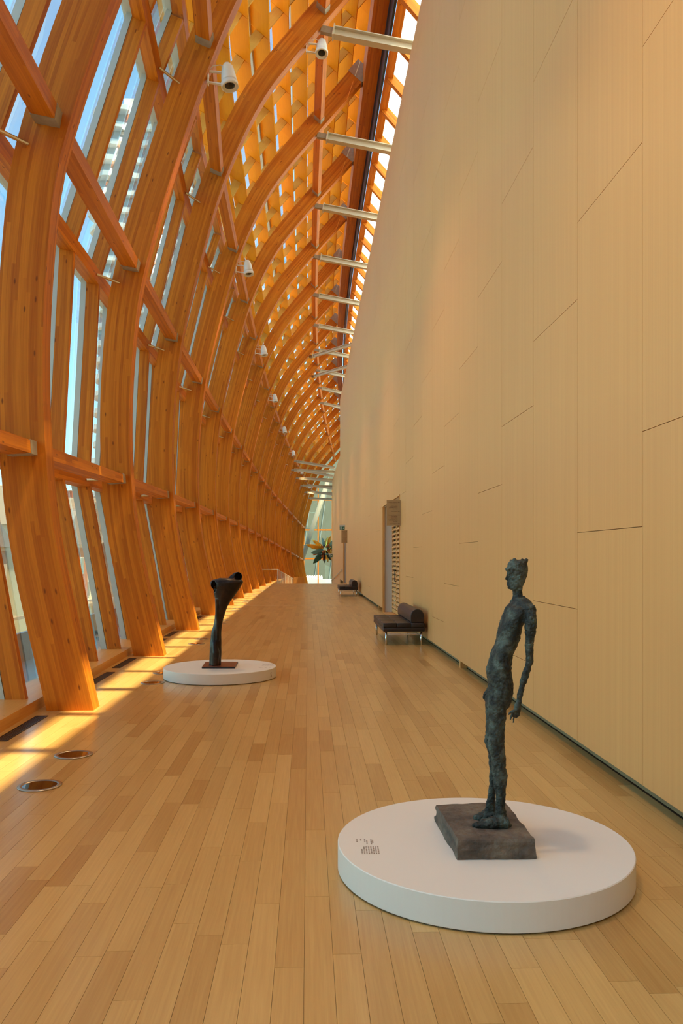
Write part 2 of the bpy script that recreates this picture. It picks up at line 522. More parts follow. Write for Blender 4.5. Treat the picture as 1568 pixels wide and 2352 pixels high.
for a, b in ((-9, DOOR1[0]), (DOOR1[1], DOOR2[0]), (DOOR2[1], WSTEP)):
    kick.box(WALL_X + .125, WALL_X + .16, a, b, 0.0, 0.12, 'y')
tag(kick.build('baseboard_right', plain('kick_shade', (0.32, 0.19, 0.08), .7)), 'recessed base under the maple wall with shade painted in its dark tone', 'baseboard', kind='structure')  # shade of the recess is put into this darker brown
# small cleat that carries the panels, seen in the base recess
for yy in (11.62, 25.2):
    MB().box(WALL_X + .02, WALL_X + .12, yy, yy + .08, 0.001, .12, 'z').build('cleat', DOORW, wall_o)

def clip_open(rects, op):
    out = []
    oy0, oy1, oz = op
    for (a, b, c, d) in rects:
        if b <= oy0 or a >= oy1 or c >= oz: out.append((a, b, c, d)); continue
        if a < oy0: out.append((a, oy0, c, d))
        if b > oy1: out.append((oy1, b, c, d))
        if d > oz: out.append((max(a, oy0), min(b, oy1), oz, d))
    return out
g = 0.0022
for c in range(-2, 54):
    ya = SEAM0 + PANW * (c - 1); yb = ya + PANW
    if ya > WEND: break
    yb = min(yb, WEND)
    top = WTOP if ya < WSTEP else WTOP2
    zb = 2.42 - 0.62 * (c % 4)
    zs = [0.11 if ya < WSTEP else -1.6]
    z = zb
    while z < top - .05:
        if z > zs[0] + .2: zs.append(z)
        z += PROW
    zs.append(top)
    for z0, z1 in zip(zs[:-1], zs[1:]):
        rects = [(ya, yb, z0, z1)]
        for op in OPEN: rects = clip_open(rects, op)
        for (a, b, c0, d) in rects:
            if b - a < .02 or d - c0 < .02: continue
            MB().box(WALL_X, WALL_X + .022, a + g, b - g, c0 + g, d - g, 'z').build('panel', MAPLE, wall_o)
# plain continuation behind the viewpoint and an added end wall there that keeps sky light out
tag(MB().box(WALL_X, WALL_X + .02, -9, SEAM0 + PANW * -3, .11, WTOP, 'z').build('wall_right_rear', MAPLE), 'maple wall continuing behind the viewpoint', 'wall', kind='structure')
tag(MB().box(-4.5, 2.4, -9.2, -9.0, 0, WTOP, 'z').build('wall_rear_added', MAPLE), 'added unseen wall closing the corridor behind the viewpoint against sky light', 'wall', kind='structure')

# doorways with louvred leaves
def doorway(n, op, label):
    y0, y1, zt = op
    d = empty('door_%d' % n, (WALL_X + .3, (y0 + y1) / 2, 0))
    tag(d, label, 'door', kind='structure')
    L = d.location
    def part(mb, name, mat):
        return mb.build(name, mat, d, (-L.x, -L.y, -L.z))
    xr = WALL_X + .27
    part(MB().box(WALL_X + .03, xr + .05, y1 - .006, y1 + .05, 0, zt, 'z'), 'reveal', WHITEWALL)
    part(MB().box(WALL_X + .03, xr + .05, y0 - .05, y0 + .006, 0, zt, 'z'), 'reveal', WHITEWALL)
    part(MB().box(WALL_X + .03, xr + .05, y0, y1, zt - .006, zt + .05, 'y'), 'reveal', WHITEWALL)
    part(MB().box(WALL_X - .012, WALL_X + .05, y1 - .04, y1 + .012, 0, zt + .03, 'z'), 'frame', DOORW)
    part(MB().box(WALL_X - .012, WALL_X + .05, y0 - .012, y0 + .02, 0, zt + .03, 'z'), 'frame', DOORW)
    part(MB().box(WALL_X - .012, WALL_X + .05, y0 + .02, y1 - .04, zt, zt + .03, 'y'), 'frame', DOORW)
    part(MB().box(WALL_X + .0, xr + .05, y0, y1, -.012, .006, 'y'), 'threshold', DOORW)
    part(MB().box(xr + .10, xr + .14, y0 - .1, y1 + .1, 0, zt + .1, 'y'), 'back_panel', LOUVSHADE)
    nl = 4
    lw = (y1 - y0) / nl
    for k in range(nl):
        a, b = y0 + k * lw, y0 + (k + 1) * lw
        leaf = empty('leaf', (0, 0, 0), d); leaf.location = (-L.x, -L.y, -L.z)
        for (s, e) in ((a + .005, a + .075), (b - .075, b - .005)):
            MB().box(xr, xr + .045, s, e, .02, zt - .01, 'z').build('stile', DOORW, leaf)
        for (s, e) in ((.02, .12), (zt - .11, zt - .01)):
            MB().box(xr, xr + .045, a + .075, b - .075, s, e, 'y').build('rail', DOORW, leaf)
        ns = 23
        sl = MB().beam((0, a + .075, 0), (0, b - .075, 0), (.62, 0, .78), .014, .095).mesh('slat', MAPLE)
        for q in range(ns):
            o = obj('slat', sl, leaf, (xr + .012, 0, .19 + (zt - .38) * q / (ns - 1)))
        if k == nl - 2:
            MB().box(xr - .05, xr - .03, b - .055, b - .025, .92, 1.25, 'z').box(xr - .05, xr, b - .055, b - .025, .92, .95, 'z').box(xr - .05, xr, b - .055, b - .025, 1.22, 1.25, 'z').build('handle', BLACKEDGE, leaf)
    return d
doorway(1, DOOR1, 'doorway with slatted wooden louvre doors behind the nearer bench')
doorway(2, DOOR2, 'far doorway with pale reveal beside the farther bench')

# ================================================================== TIMBER RIBS with their purlins
LEVELS = {'A': 3.12, 'B': 6.52, 'C': 10.15, 'D': 13.72}
ZTOP = 15.15
def rib_mesh(i):
    zlo = -dZ(i) - .02 if i <= 12 else -dZ(i) - 2.2
    n = 46
    zs = [zlo + (ZTOP - zlo) * k / n for k in range(n + 1)]
    v, f, uv = [], [], []
    s = 0; prev = None
    S = []
    for z in zs:
        a = FP(i, z, 0); b = FP(i, z, RIB_D)
        if prev is not None: s += (a - prev).length
        prev = a; S.append(s)
        for p in (a, b, b + Vector((0, RIB_T, 0)), a + Vector((0, RIB_T, 0))): v.append(p)
    wd = [0, RIB_D, RIB_D + RIB_T, 2 * RIB_D + RIB_T, 2 * RIB_D + 2 * RIB_T]
    for k in range(n):
        for e in range(4):
            e2 = (e + 1) % 4
            f.append((k * 4 + e, k * 4 + e2, (k + 1) * 4 + e2, (k + 1) * 4 + e))
            uv += [(wd[e], S[k]), (wd[e + 1], S[k]), (wd[e + 1], S[k + 1]), (wd[e], S[k + 1])]
    f.append((3, 2, 1, 0)); uv += [(0, 0), (.2, 0), (.2, .2), (0, .2)]
    m = n * 4
    f.append((m, m + 1, m + 2, m + 3)); uv += [(0, 0), (.2, 0), (.2, .2), (0, .2)]
    return v, f, uv
for i in range(-1, NRIB + 1):
    base = FP(i, -dZ(i), RIB_D / 2)
    e = empty('timber_rib', (base.x, base.y, 0))
    lab = ('%s curved glulam timber rib of the row, counted from the viewer' % oword(i)) if i > 0 else ('curved glulam timber rib %s the frame' % ('just outside' if i == 0 else 'well outside'))
    tag(e, lab, 'timber rib', 'curved timber ribs of the glazed side')
    v, f, uv = rib_mesh(i)
    off = Vector((-e.location.x, -e.location.y, 0))
    me = mkmesh('rib', [p + off for p in v], f, GLULAM, uv)
    ro = obj('rib', me, e)
    # purlins that run from the previous rib and land on this rib's near face
    if i > -1:
        for lv, zp in LEVELS.items():
            if lv == 'D' and i < 1: continue
            n = Pn(zp)
            o0, dpt = 0.09, 0.24
            p1 = FP(i, zp, o0 + dpt / 2); p0 = FP(i - 1, zp, o0 + dpt / 2, RIB_T)
            wt = 0.135 if lv == 'A' else 0.15
            pu = MB().beam(p0 + off, p1 + off, n, wt, dpt).build('purlin', GLULAM, e)
            d = (p1 - p0).normalized()
            MB().beam(p1 + off - d * .20, p1 + off, n, wt + .012, dpt + .014).build('shoe', SHOE, pu)
    # end plate at the ridge
    pe = FP(i, ZTOP, RIB_D / 2, RIB_T / 2)
    tdir = (FP(i, ZTOP) - FP(i, ZTOP - .2)).normalized()
    MB().beam(pe + off - tdir * .30, pe + off + tdir * .12, Pn(ZTOP), RIB_T + .03, RIB_D + .03).build('end_plate', SHOE, e)

# ================================================================== GLAZED BAYS (window_n): mullions, rails, glazing bars, panes, sills
OUT_A, OUT_B, OUT_C, LAT0 = 3.14, 6.25, 9.45, 10.42
OFF_IN, MUL_D, MUL_T = 0.67, 0.20, 0.085
wn = 0
for i in range(-1, NRIB):
    wn += 1
    c = FP(i + .5, 2, OFF_IN)
    w = empty('window_%d' % wn, (c.x, c.y, 0))
    off = Vector((-c.x, -c.y, 0))
    tag(w, 'leaning glazed bay between the %s and %s timber ribs' % (oword(i), oword(i + 1)) if i > 0 else ('leaning glazed bay %s the first timber rib' % ('just in front of' if i == 0 else 'well in front of')), 'window', kind='structure')
    lev = []
    zbot = lambda ii: (-dZ(ii) + (.12 if ii <= 12 else -2.0))
    segs = [(None, OUT_A), (OUT_A, OUT_B), (OUT_B, OUT_C), (OUT_C, LAT0)]
    for k in range(3):
        ii = i + k / 3.0
        dy = MUL_T / 2 + .02
        for (z0, z1) in segs:
            za = zbot(ii) if z0 is None else z0 + .09
            zb_ = z1 - .09
            a = FP(ii, za, OFF_IN + MUL_D / 2, dy); b = FP(ii, zb_, OFF_IN + MUL_D / 2, dy)
            n = Pn((za + zb_) / 2)
            MB().beam(a + off, b + off, n, MUL_T, MUL_D).build('mullion', GLULAM, w)
            a2 = FP(ii, za - .05, OFF_IN + MUL_D + .065, dy); b2 = FP(ii, zb_ + .1, OFF_IN + MUL_D + .065, dy)
            MB().beam(a2 + off, b2 + off, n, .055, .09).build('glazing_bar', ALU, w)
            # pane to the next mullion
            j2 = ii + 1 / 3.0
            o_ = OFF_IN + MUL_D + .14
            q = [FP(ii, za - .05, o_, dy), FP(j2, (zbot(j2) if z0 is None else z0 + .09) - .05, o_, dy), FP(j2, zb_ + .1, o_, dy), FP(ii, zb_ + .1, o_, dy)]
            nn = n * .012
            MB().prism([p + off for p in q], nn).build('pane', GLASS, w)
    for z1, hh in ((OUT_A, .2), (OUT_B, .2), (OUT_C, .2), (LAT0, .14)):
        n = Pn(z1)
        a = FP(i, z1, OFF_IN + MUL_D / 2); b = FP(i + 1, z1, OFF_IN + MUL_D / 2)
        MB().beam(a + off, b + off, n, hh, MUL_D).build('rail', GLULAM, w)
        a = FP(i, z1, OFF_IN + MUL_D + .10); b = FP(i + 1, z1, OFF_IN + MUL_D + .10)
        MB().beam(a + off, b + off, n, .07, .15).build('glazing_rail', ALU, w)
        # tie rod from the rail to the rib's near face
        t0 = FP(i + 1 - .06, z1 - .02, OFF_IN - .02); t1 = FP(i + 1, z1 - .02, RIB_D - .12)
        if z1 != LAT0:
            MB().tube([t0 + off, t1 + off], .022, 8).build('tie_rod', CHROME, w)
    if i <= 12:
        s0, s1 = FP(i, -dZ(i), .60), FP(i + 1, -dZ(i + 1), .60)
        pts, loc = [], []
        for a, ox in ((0, -.5), (1, 0)):
            for b, z in ((0, 0), (1, .115)):
                for l, sp_ in ((0, s0), (1, s1)):
                    pts.append(Vector((sp_.x + ox, sp_.y, z)) + off); loc.append((ox, z, sp_.y))
        m_ = MB(); m_.hexa(pts, loc); m_.build('sill', SILLM, w)

# ================================================================== ROOF LATTICE (ceiling): egg-crate of veneer boards under glass
ceil_o = empty('ceiling', (0, 30, 14))
tag(ceil_o, 'curved egg-crate roof lattice of orange timber boards under glass', 'ceiling', kind='structure')
coff = Vector((0, -30, -14))
# arc-length stations from LAT0 to the ridge
zz = np.linspace(LAT0 + .05, 15.75, 200)
aa = [0.0]
for a, b in zip(zz[:-1], zz[1:]):
    aa.append(aa[-1] + math.hypot(P(b) - P(a), b - a))
NL = 11
st = [float(np.interp(aa[-1] * k / (NL - 1), aa, zz)) for k in range(NL)]
LB0, LBD = OFF_IN + 0.0, 0.52
BOARD_LIT = wood('cross_board', (0.64, 0.32, 0.055), (0.76, 0.42, 0.09), 0.7, 0.6, 90, 2.5, 0, tone=0.25, spec=0.12)  # paler copy of the lattice wood, front light put into the colour
lat_stuff2 = MB()
lat_stuff = MB()
cnt = 0
for i in range(0, NRIB):
    for k in range(3):
        i0, i1 = i + k / 3.0, i + (k + 1) / 3.0
        for j, zp in enumerate(st):
            n = Pn(zp)
            a = FP(i0, zp, LB0 + LBD / 2, .02); b = FP(i1, zp, LB0 + LBD / 2, -.0)
            single = (2 <= i <= 6 and cnt < 580) and not (i == 2 and j < 0)
            mb = MB() if single else lat_stuff
            mb.beam(a + coff, b + coff, n, .035, LBD)
            if single: mb.build('lattice_board', BOARD, ceil_o); cnt += 1
            if j < NL - 1:
                z2 = st[j + 1]
                n2 = Pn((zp + z2) / 2)
                a = FP(i0, zp + .02, LB0 + .14 + .11, .02); b = FP(i0, z2 - .02, LB0 + .14 + .11, .02)
                single = (2 <= i <= 6 and cnt < 580)
                mb = MB() if single else lat_stuff2
                mb.beam(a + coff, b + coff, n2, .045, .22)
                if single: mb.build('cross_board', BOARD_LIT, ceil_o); cnt += 1
tag(lat_stuff.build('lattice_boards_beyond', BOARD, ceil_o), 'orange lattice boards further along the roof', kind='stuff')
tag(lat_stuff2.build('cross_boards_beyond', BOARD_LIT, ceil_o), 'cross boards further along the roof lattice, painted paler as if lit', kind='stuff')
# roof glass, one sheet of panes per bay, with metal glazing bars
for i in range(0, NRIB):
    zs = [LAT0, 11.6, 12.7, 13.8, 14.9, 15.95]
    for z0, z1 in zip(zs[:-1], zs[1:]):
        o_ = LB0 + LBD + .12
        q = [FP(i, z0, o_), FP(i + 1, z0, o_), FP(i + 1, z1, o_), FP(i, z1, o_)]
        MB().prism([p + coff for p in q], Pn((z0 + z1) / 2) * .015).build('roof_pane', GLASS, ceil_o)
    for z0 in zs[1:-1]:
        MB().beam(FP(i, z0, LB0 + LBD + .05) + coff, FP(i + 1, z0, LB0 + LBD + .05) + coff, Pn(z0), .06, .12).build('glazing_bar', ALU, ceil_o)

# ================================================================== RIDGE BEAM and steep SKYLIGHT on the wall side
ridge = empty('trim_1', (1.8, 40, 15)); roff = Vector((-1.8, -40, -15))
tag(ridge, 'long dark timber ridge beam along the top of the ribs', 'ridge beam', kind='structure')
sky_o = empty('window_0', (2.6, 40, 13.5)); soff = Vector((-2.6, -40, -13.5))
tag(sky_o, 'steep bright skylight between the ridge beam and the maple wall', 'skylight', kind='structure')
def RG(i, x, z): return Vector((x + dX(i, 15), ribY(i), z + dZ(i)))
for i in range(-1, NRIB):
    MB().beam(RG(i, 1.71, 15.05) + roff, RG(i + 1, 1.71, 15.05) + roff, (0, 0, 1), .36, .66).build('beam', GLULAM, ridge)
    MB().beam(RG(i, 1.80, 15.85) + roff, RG(i + 1, 1.80, 15.85) + roff, (0, 0, 1), .06, 1.1).build('sun_blocker', GLULAM, ridge)  # added board closing the slot above the ridge to keep sun off the ribs
    MB().beam(RG(i, 2.12, 14.30) + soff, RG(i + 1, 2.12, 14.30) + soff, (0.2, 0, 1), .22, .36).build('edge_beam', GLULAM, sky_o)
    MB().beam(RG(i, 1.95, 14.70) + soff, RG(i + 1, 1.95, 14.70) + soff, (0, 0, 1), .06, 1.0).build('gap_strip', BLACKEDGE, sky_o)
    MB().beam(RG(i, 3.72, 12.30) + soff, RG(i + 1, 3.72, 12.30) + soff, (0, 0, 1), .16, .30).build('foot_beam', GLULAM, sky_o)
    for k in range(3):
        ii = i + k / 3.0
        a, b = RG(ii, 2.12, 14.16), RG(ii, 3.66, 12.44)
        MB().beam(a + soff, b + soff, (.74, 0, .67), .16, .20).build('rafter', GLULAM, sky_o)
        up = Vector((.74, 0, .67)) * .12
        MB().beam(a + up + soff, b + up + soff, (.74, 0, .67), .06, .05).build('glazing_bar', ALU, sky_o)
        j2 = ii + 1 / 3.0
        q = [a + up, RG(j2, 2.12, 14.16) + up, RG(j2, 3.66, 12.44) + up, b + up]
        MB().prism([p + soff for p in q], up * .1).build('pane', FRIT, sky_o)
# wall that the skylight lands on, behind the maple screen
bk = MB().box(3.75, 3.95, -9, 86, 0, 12.1, 'z')
tag(bk.build('wall_back', WHITEWALL), 'pale building wall standing behind the maple screen', 'wall', kind='structure')

# steel struts from the ribs over the top of the wall
def strut(i, zp, pa, pb, lab, sz=.20):
    e = empty('steel_strut', pa)
    tag(e, lab, 'steel strut', 'grey steel struts tying the ribs to the wall')
    o = -Vector(pa)
    pa, pb = Vector(pa), Vector(pb)
    d = (pb - pa).normalized()
    s = pa + d * .12
    up = (0, 0, 1)
    side = d.cross(Vector(up)).normalized()
    upv = side.cross(d).normalized()
    mb = MB()
    mb.beam(s + upv * (sz / 2 - .01) + o, pb + upv * (sz / 2 - .01) + o, up, sz, .02)
    mb.beam(s - upv * (sz / 2 - .01) + o, pb - upv * (sz / 2 - .01) + o, up, sz, .02)
    mb.beam(s + o, pb + o, up, .02, sz - .04)
    mb.build('i_section', STEEL, e)
    MB().beam(s - d * .03 + o, s + o, up, sz + .05, sz + .05).build('end_plate', STEEL, e)
    MB().beam(pa - d * .18 + o, s - d * .03 + o, up, .12, .14).build('bracket', SHOE, e)
for i in range(1, 13):
    zp = 13.55
    a = FP(i, zp, -.16, RIB_T / 2)
    strut(i, zp, a, (3.7, a.y - .1, a.z - .62), 'grey steel strut running from the %s timber rib over the wall' % oword(i))
for i in (9, 10):
    a = FP(i, 13.2, -.16, RIB_T / 2)
    strut(i, 13.2, a, (3.7, a.y - 3.4, a.z + .25), 'slanting steel strut braced back from the %s timber rib' % oword(i), .16)
for i in (13, 14, 15, 16, 17):
    a = FP(i, 9.9, -.16, RIB_T / 2)
    xe = 2.15 if a.y < WEND else 3.7
    strut(i, 9.9, a, (xe, a.y, a.z - .5), 'low grey steel strut meeting the %s timber rib' % oword(i))
    a = FP(i, 9.2, -.16, RIB_T / 2)
    strut(i, 9.2, a, (xe, a.y + .3, a.z - .1), 'lower slanting steel strut under the %s timber rib' % oword(i))

# ================================================================== SPOTLIGHTS on the ribs
def spotlight(i, zp, lab, tgt, lit=True):
    p = FP(i, zp, 0, RIB_T / 2)
    e = empty('spotlight', p)
    tag(e, lab, 'spotlight', 'white spotlights on the timber ribs')
    c = Vector((.34, -.02, -.06))            # head centre, hung off the rib's inner face
    aim = (Vector(tgt) - (p + c)).normalized()
    M = aim.to_track_quat('Z', 'Y').to_matrix()
    MB().lathe([(.02, -.26), (.06, -.25), (.095, -.19), (.115, -.08), (.125, .02), (.128, .08)], 24, c, M).build('housing', WHITEP, e, smooth=True)
    MB().lathe([(.128, .075), (.140, .08), (.140, .155), (.122, .16), (.118, .13)], 24, c, M).build('rim', WHITEP, e, smooth=True)
    MB().lathe([(.118, .125), (.05, .135), (0.0, .138)], 24, c, M).build('lens', BLACK, e, smooth=True)
    br = MB()
    br.beam((0, 0, .06), c + Vector((0, 0, .09)), (0, 1, 0), .02, .05)
    br.beam((0, 0, -.12), c + Vector((-.12, 0, -.10)), (0, 1, 0), .02, .05)
    br.beam((.0, 0, -.16), (0, 0, .10), (0, 1, 0), .02, .09)
    br.build('bracket', WHITEP, e)
    MB().tube([(0, 0, .08), (.08, 0, .15), (.2, 0, .17), c + Vector((0, 0, .12))], .008, 6).build('cable', WHITEP, e)
    if lit:
        ld = bpy.data.lights.new('spotlight_beam', 'SPOT')
        ld.energy = SPOT_W; ld.color = SPOT_COL
        ld.spot_size = math.radians(120); ld.spot_blend = 1.0; ld.shadow_soft_size = .30
        lo = bpy.data.objects.new('spotlight_beam', ld); link(lo, e)
        lo.location = c + aim * .50
        lo.rotation_euler = aim.to_track_quat('-Z', 'Y').to_euler()
for i in range(0, 17, 2):
    p = FP(i, 9.75)
    spotlight(i, 9.75, 'white spotlight mounted on the %s timber rib' % oword(i) if i else 'white spotlight on the rib just outside the frame', (p.x + 1.6, p.y - .9, 0))
p = FP(3, 13.1)
spotlight(3, 13.1, 'white spotlight high up under the end of a steel strut', (p.x + .2, p.y - 4, 0), False)

# ================================================================== FLOOR LIGHTS and VENTS along the sill
up_ring = MB().lathe([(.118, .001), (.150, .001), (.150, .006), (.120, .008), (.116, .003)], 32).mesh('ring', RINGM, True)
up_cup = MB().lathe([(.118, .0012), (.062, .0014), (.060, .0030), (0.0, .0032)], 32).mesh('cup', CUPM)
up_gl = MB().lathe([(.118, .0045), (0.0, .0048)], 32).mesh('lens', glass_mat('uplight_glass', (.75, .72, .68), 1.6))
for i in range(0, 12):
    for k, dy in enumerate((1.85, 2.74)):
        y = ribY(i) + dy
        x = FP(iofy(y), -dZ(iofy(y))).x + .30
        e = empty('floor_light', (x, y, 0))
        where = 'between the %s and %s timber ribs' % (oword(i), oword(i + 1)) if i > 0 else 'in front of the first timber rib'
        tag(e, 'round recessed floor light, %s of the pair %s' % ('nearer' if k == 0 else 'farther', where), 'floor light', 'round lights let into the floor')
        obj('ring', up_ring, e); obj('cup', up_cup, e); obj('lens', up_gl, e)
for i in range(0, 8):
    for k in range(3):
        ii = i + k / 3.0
        y1 = ribY(ii) - .28; y0 = y1 - 1.12
        xs = FP(iofy((y0 + y1) / 2), -dZ(iofy((y0 + y1) / 2)), .60).x + .07
        e = empty('floor_vent', (xs, y0, 0))
        where = ['ending just before', 'one mullion past', 'two mullions past'][k]
        tag(e, 'dark slotted floor vent by the sill, %s the %s timber rib' % (where, oword(i)) if i else 'dark slotted floor vent by the sill, %s the rib outside the frame' % where, 'floor vent', 'slotted floor vents along the sill')
        slope = (FP(iofy(y1), 0, .6).x - FP(iofy(y0), 0, .6).x)
        MB().box(0, .12, 0, 1.12, .0005, .002).build('tray', BLACKEDGE, e)
        fr = MB(); fr.box(0, .01, 0, 1.12, .0005, .005); fr.box(.11, .12, 0, 1.12, .0005, .005); fr.box(.01, .11, 0, .01, .0005, .005); fr.box(.01, .11, 1.11, 1.12, .0005, .005)
        fr.build('frame', VENTM, e)
        sm = MB().box(0, .008, .01, 1.11, .001, .005).mesh('slat', VENTM)
        for q in range(4): obj('slat', sm, e, (.026 + q * .02, 0, 0))

# ================================================================== PLINTHS and SCULPTURES
def plinth(loc, lab):
    e = empty('plinth', loc)
    tag(e, lab, 'plinth', 'round white plinths')
    R = .744
    MB().lathe([(R - .004, .006), (R, .010), (R, .138), (R - .004, .142), (0, .142)], 128).build('drum', PLINTHM, e)
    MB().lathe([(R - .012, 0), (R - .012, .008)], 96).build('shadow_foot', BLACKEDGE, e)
    return e
P1 = FW * 4.17 + RT * .725
P2 = FW * 10.83 + RT * -1.62
pl1 = plinth((P1.x, P1.y, 0), 'round white plinth carrying the standing bronze figure')
pl2 = plinth((P2.x, P2.y, 0), 'round white plinth carrying the dark bone-shaped sculpture')

def at_floor(px, py, z):
    d = FW + RT * ((px - CX) / F_PX) + Vector((0, 0, 1)) * ((HORIZON - py) / F_PX)
    t = (z - EYE) / d.z
    return Vector((0, 0, EYE)) + d * t

# printed caption on the plinth: rows of tiny print, read from the side
def caption(pl, origin, du, dv, blocks, name, sc=1.0):
    mb = MB()
    r = random.Random(5)
    o = Vector(origin) - Vector(pl.location)
    for (u0, u1, v) in blocks:
        u = u0
        while u < u1 - .002:
            w = min(r.uniform(.006, .018) * sc, u1 - u)
            a = o + du * u + dv * v
            b = o + du * (u + w) + dv * v
            hh = dv * .0035 * sc
            mb.v += [tuple(a - hh + Vector((0, 0, .0004))), tuple(b - hh + Vector((0, 0, .0004))), tuple(b + hh + Vector((0, 0, .0004))), tuple(a + hh + Vector((0, 0, .0004)))]
            mb.r += [0] * 4
            k = len(mb.v) - 4
            mb.f.append((k, k + 1, k + 2, k + 3)); mb.uv += [(0, 0)] * 4
            u += w + .004 * sc
    return mb.build(name, CAPINK, pl)
z_pl = .142
c0 = at_floor(832, 1962, z_pl)
du = (at_floor(825, 1903, z_pl) - c0).normalized(); dv = Vector((du.y, -du.x, 0))
L1 = (at_floor(870, 1961, z_pl) - at_floor(832, 1962, z_pl)).length
rows = []
for q in range(8):
    rows.append((0.0 + .0, .11 if q not in (0,) else .07, q * L1 / 7))
for u0, u1, v in ((.145, .205, .030), (.135, .215, .052), (.155, .205, .060), (.165, .21, .02), (.19, .215, .0), (.17, .215, -.02)):
    rows.append((u0, u1, v))
caption(pl1, c0, du, dv, rows, 'caption')
c1 = at_floor(600, 1530, z_pl)
ux = RT.copy(); vx_ = FW.copy()
caption(pl2, c1, ux, vx_, [(0, .16, k * .05) for k in range(1, 5)] + [(-.02, .03, -.16), (.06, .09, -.16), (.12, .14, -.16)], 'caption', 2.0)

def text_mesh(body, size, mat, extrude=.0005, align='LEFT'):
    cu = bpy.data.curves.new('lettering', 'FONT')
    cu.body = body; cu.size = size; cu.extrude = extrude; cu.align_x = align; cu.resolution_u = 2
    tmp = bpy.data.objects.new('lettering_tmp', cu)
    COL.objects.link(tmp)
    dg = bpy.context.evaluated_depsgraph_get()
    me = bpy.data.meshes.new_from_object(tmp.evaluated_get(dg))
    bpy.data.objects.remove(tmp); bpy.data.curves.remove(cu)
    me.materials.clear(); me.materials.append(mat)
    return me
# the small letter on the far plinth's rim
ang = math.atan2((RT * .93 - FW * .37).y, (RT * .93 - FW * .37).x)
so = obj('rim_letter', text_mesh('S', .09, plain('rim_letter_ink', (.42, .26, .18), .6)), pl2, (.747 * math.cos(ang), .747 * math.sin(ang), .035))
so.rotation_euler = (math.pi / 2, 0, ang + math.pi / 2)

# ---- lofted forms merged by a voxel remesh
def loft_bm(stations, n=20):
    """stations: (u, z, a, d, b): centre (u,d,z) in the local frame, half widths a along u and b along depth"""
    v, f = [], []
    for (u, z, a, d, b) in stations:
        for k in range(n):
            t = 2 * math.pi * k / n
            v.append((u + a * math.cos(t), d + b * math.sin(t), z))
    m = len(stations)
    for i in range(m - 1):
        for k in range(n):
            k2 = (k + 1) % n
            f.append((i * n + k, i * n + k2, (i + 1) * n + k2, (i + 1) * n + k))
    f.append(tuple(reversed(range(n)))); f.append(tuple((m - 1) * n + k for k in range(n)))
    return v, f
def tube_bm(pts, rs, n=12):
    mb = MB(); mb.tube(pts, rs, n)
    return mb.v, mb.f
def merge_remesh(parts, voxel, name, smooth_it=0):
    v, f = [], []
    for pv, pf in parts:
        k = len(v); v += pv; f += [tuple(i + k for i in q) for q in pf]
    me = mkmesh(name + '_raw', v, f)
    import bmesh
    bm = bmesh.new(); bm.from_mesh(me); bmesh.ops.recalc_face_normals(bm, faces=bm.faces); bm.to_mesh(me); bm.free()
    o = bpy.data.objects.new('tmp_remesh', me); COL.objects.link(o)
    md = o.modifiers.new('r', 'REMESH'); md.mode = 'VOXEL'; md.voxel_size = voxel; md.use_smooth_shade = True
    if smooth_it:
        sm = o.modifiers.new('s', 'SMOOTH'); sm.iterations = smooth_it; sm.factor = .5
    dg = bpy.context.evaluated_depsgraph_get()
    out = bpy.data.meshes.new_from_object(o.evaluated_get(dg))
    out.name = name
    bpy.data.objects.remove(o); bpy.data.meshes.remove(me)
    return out
def displace(me, fn):
    n = len(me.vertices)
    co = np.empty(n * 3, np.float32); me.vertices.foreach_get('co', co)
    no = np.empty(n * 3, np.float32); me.vertices.foreach_get('normal', no)
    co = co.reshape(-1, 3); no = no.reshape(-1, 3)
    for k in range(n):
        co[k] += fn(co[k], no[k])
    me.vertices.foreach_set('co', co.ravel()); me.update()

# ---- stone slab under the figure
zs_ = .142; zt_ = .236
nb = [at_floor(1050, 1975.5, zs_), at_floor(1231.6, 1974, zs_)]
fl = at_floor(997.6, 1886, zs_); frr = at_floor(1162, 1842, zt_)
fr_ = Vector((frr.x, frr.y, zs_))
sc_ = (nb[0] + nb[1] + fl + fr_) / 4
stone = empty('stone_slab', (sc_.x, sc_.y, zs_))
import bmesh
bm = bmesh.new()
NX, NY, NZ = 26, 40, 8
grid = {}
for a in range(NX + 1):
    for b in range(NY + 1):
        for c in range(NZ + 1):
            if 0 < a < NX and 0 < b < NY and 0 < c < NZ: continue
            s, t, w = a / NX, b / NY, c / NZ
            p = (nb[0] * (1 - s) + nb[1] * s) * (1 - t) + (fl * (1 - s) + fr_ * s) * t
            ctr = Vector((sc_.x, sc_.y, 0))
            q = Vector((p.x, p.y, 0)) - ctr
            tp = 1 - .012 * w - (.02 if (c == NZ) else 0)
            q = q * tp
            z = w * (zt_ - zs_)
            nz_ = noise.noise(Vector((p.x * 9, p.y * 9, w * 3))) * .5 + noise.noise(Vector((p.x * 25, p.y * 25, w * 6))) * .25
            if a in (0, NX) or b in (0, NY): q += q.normalized() * (nz_ * .016 + (-.01 if .35 < w < .75 and noise.noise(Vector((p.x * 5, p.y * 5, 2))) > 0 else 0))
            if c == NZ: z += nz_ * .006
            if b == 0 and w > .6 and s > .55: q *= .985
            grid[a, b, c] = bm.verts.new((q.x, q.y, max(z, 0.0005)))
def quad(*k):
    try: bm.faces.new([grid[q] for q in k])
    except Exception: pass
for a in range(NX):
    for b in range(NY):
        quad((a, b, NZ), (a + 1, b, NZ), (a + 1, b + 1, NZ), (a, b + 1, NZ)); quad((a, b, 0), (a, b + 1, 0), (a + 1, b + 1, 0), (a + 1, b, 0))
for a in range(NX):
    for c in range(NZ):
        quad((a, 0, c), (a + 1, 0, c), (a + 1, 0, c + 1), (a, 0, c + 1)); quad((a, NY, c), (a, NY, c + 1), (a + 1, NY, c + 1), (a + 1, NY, c))
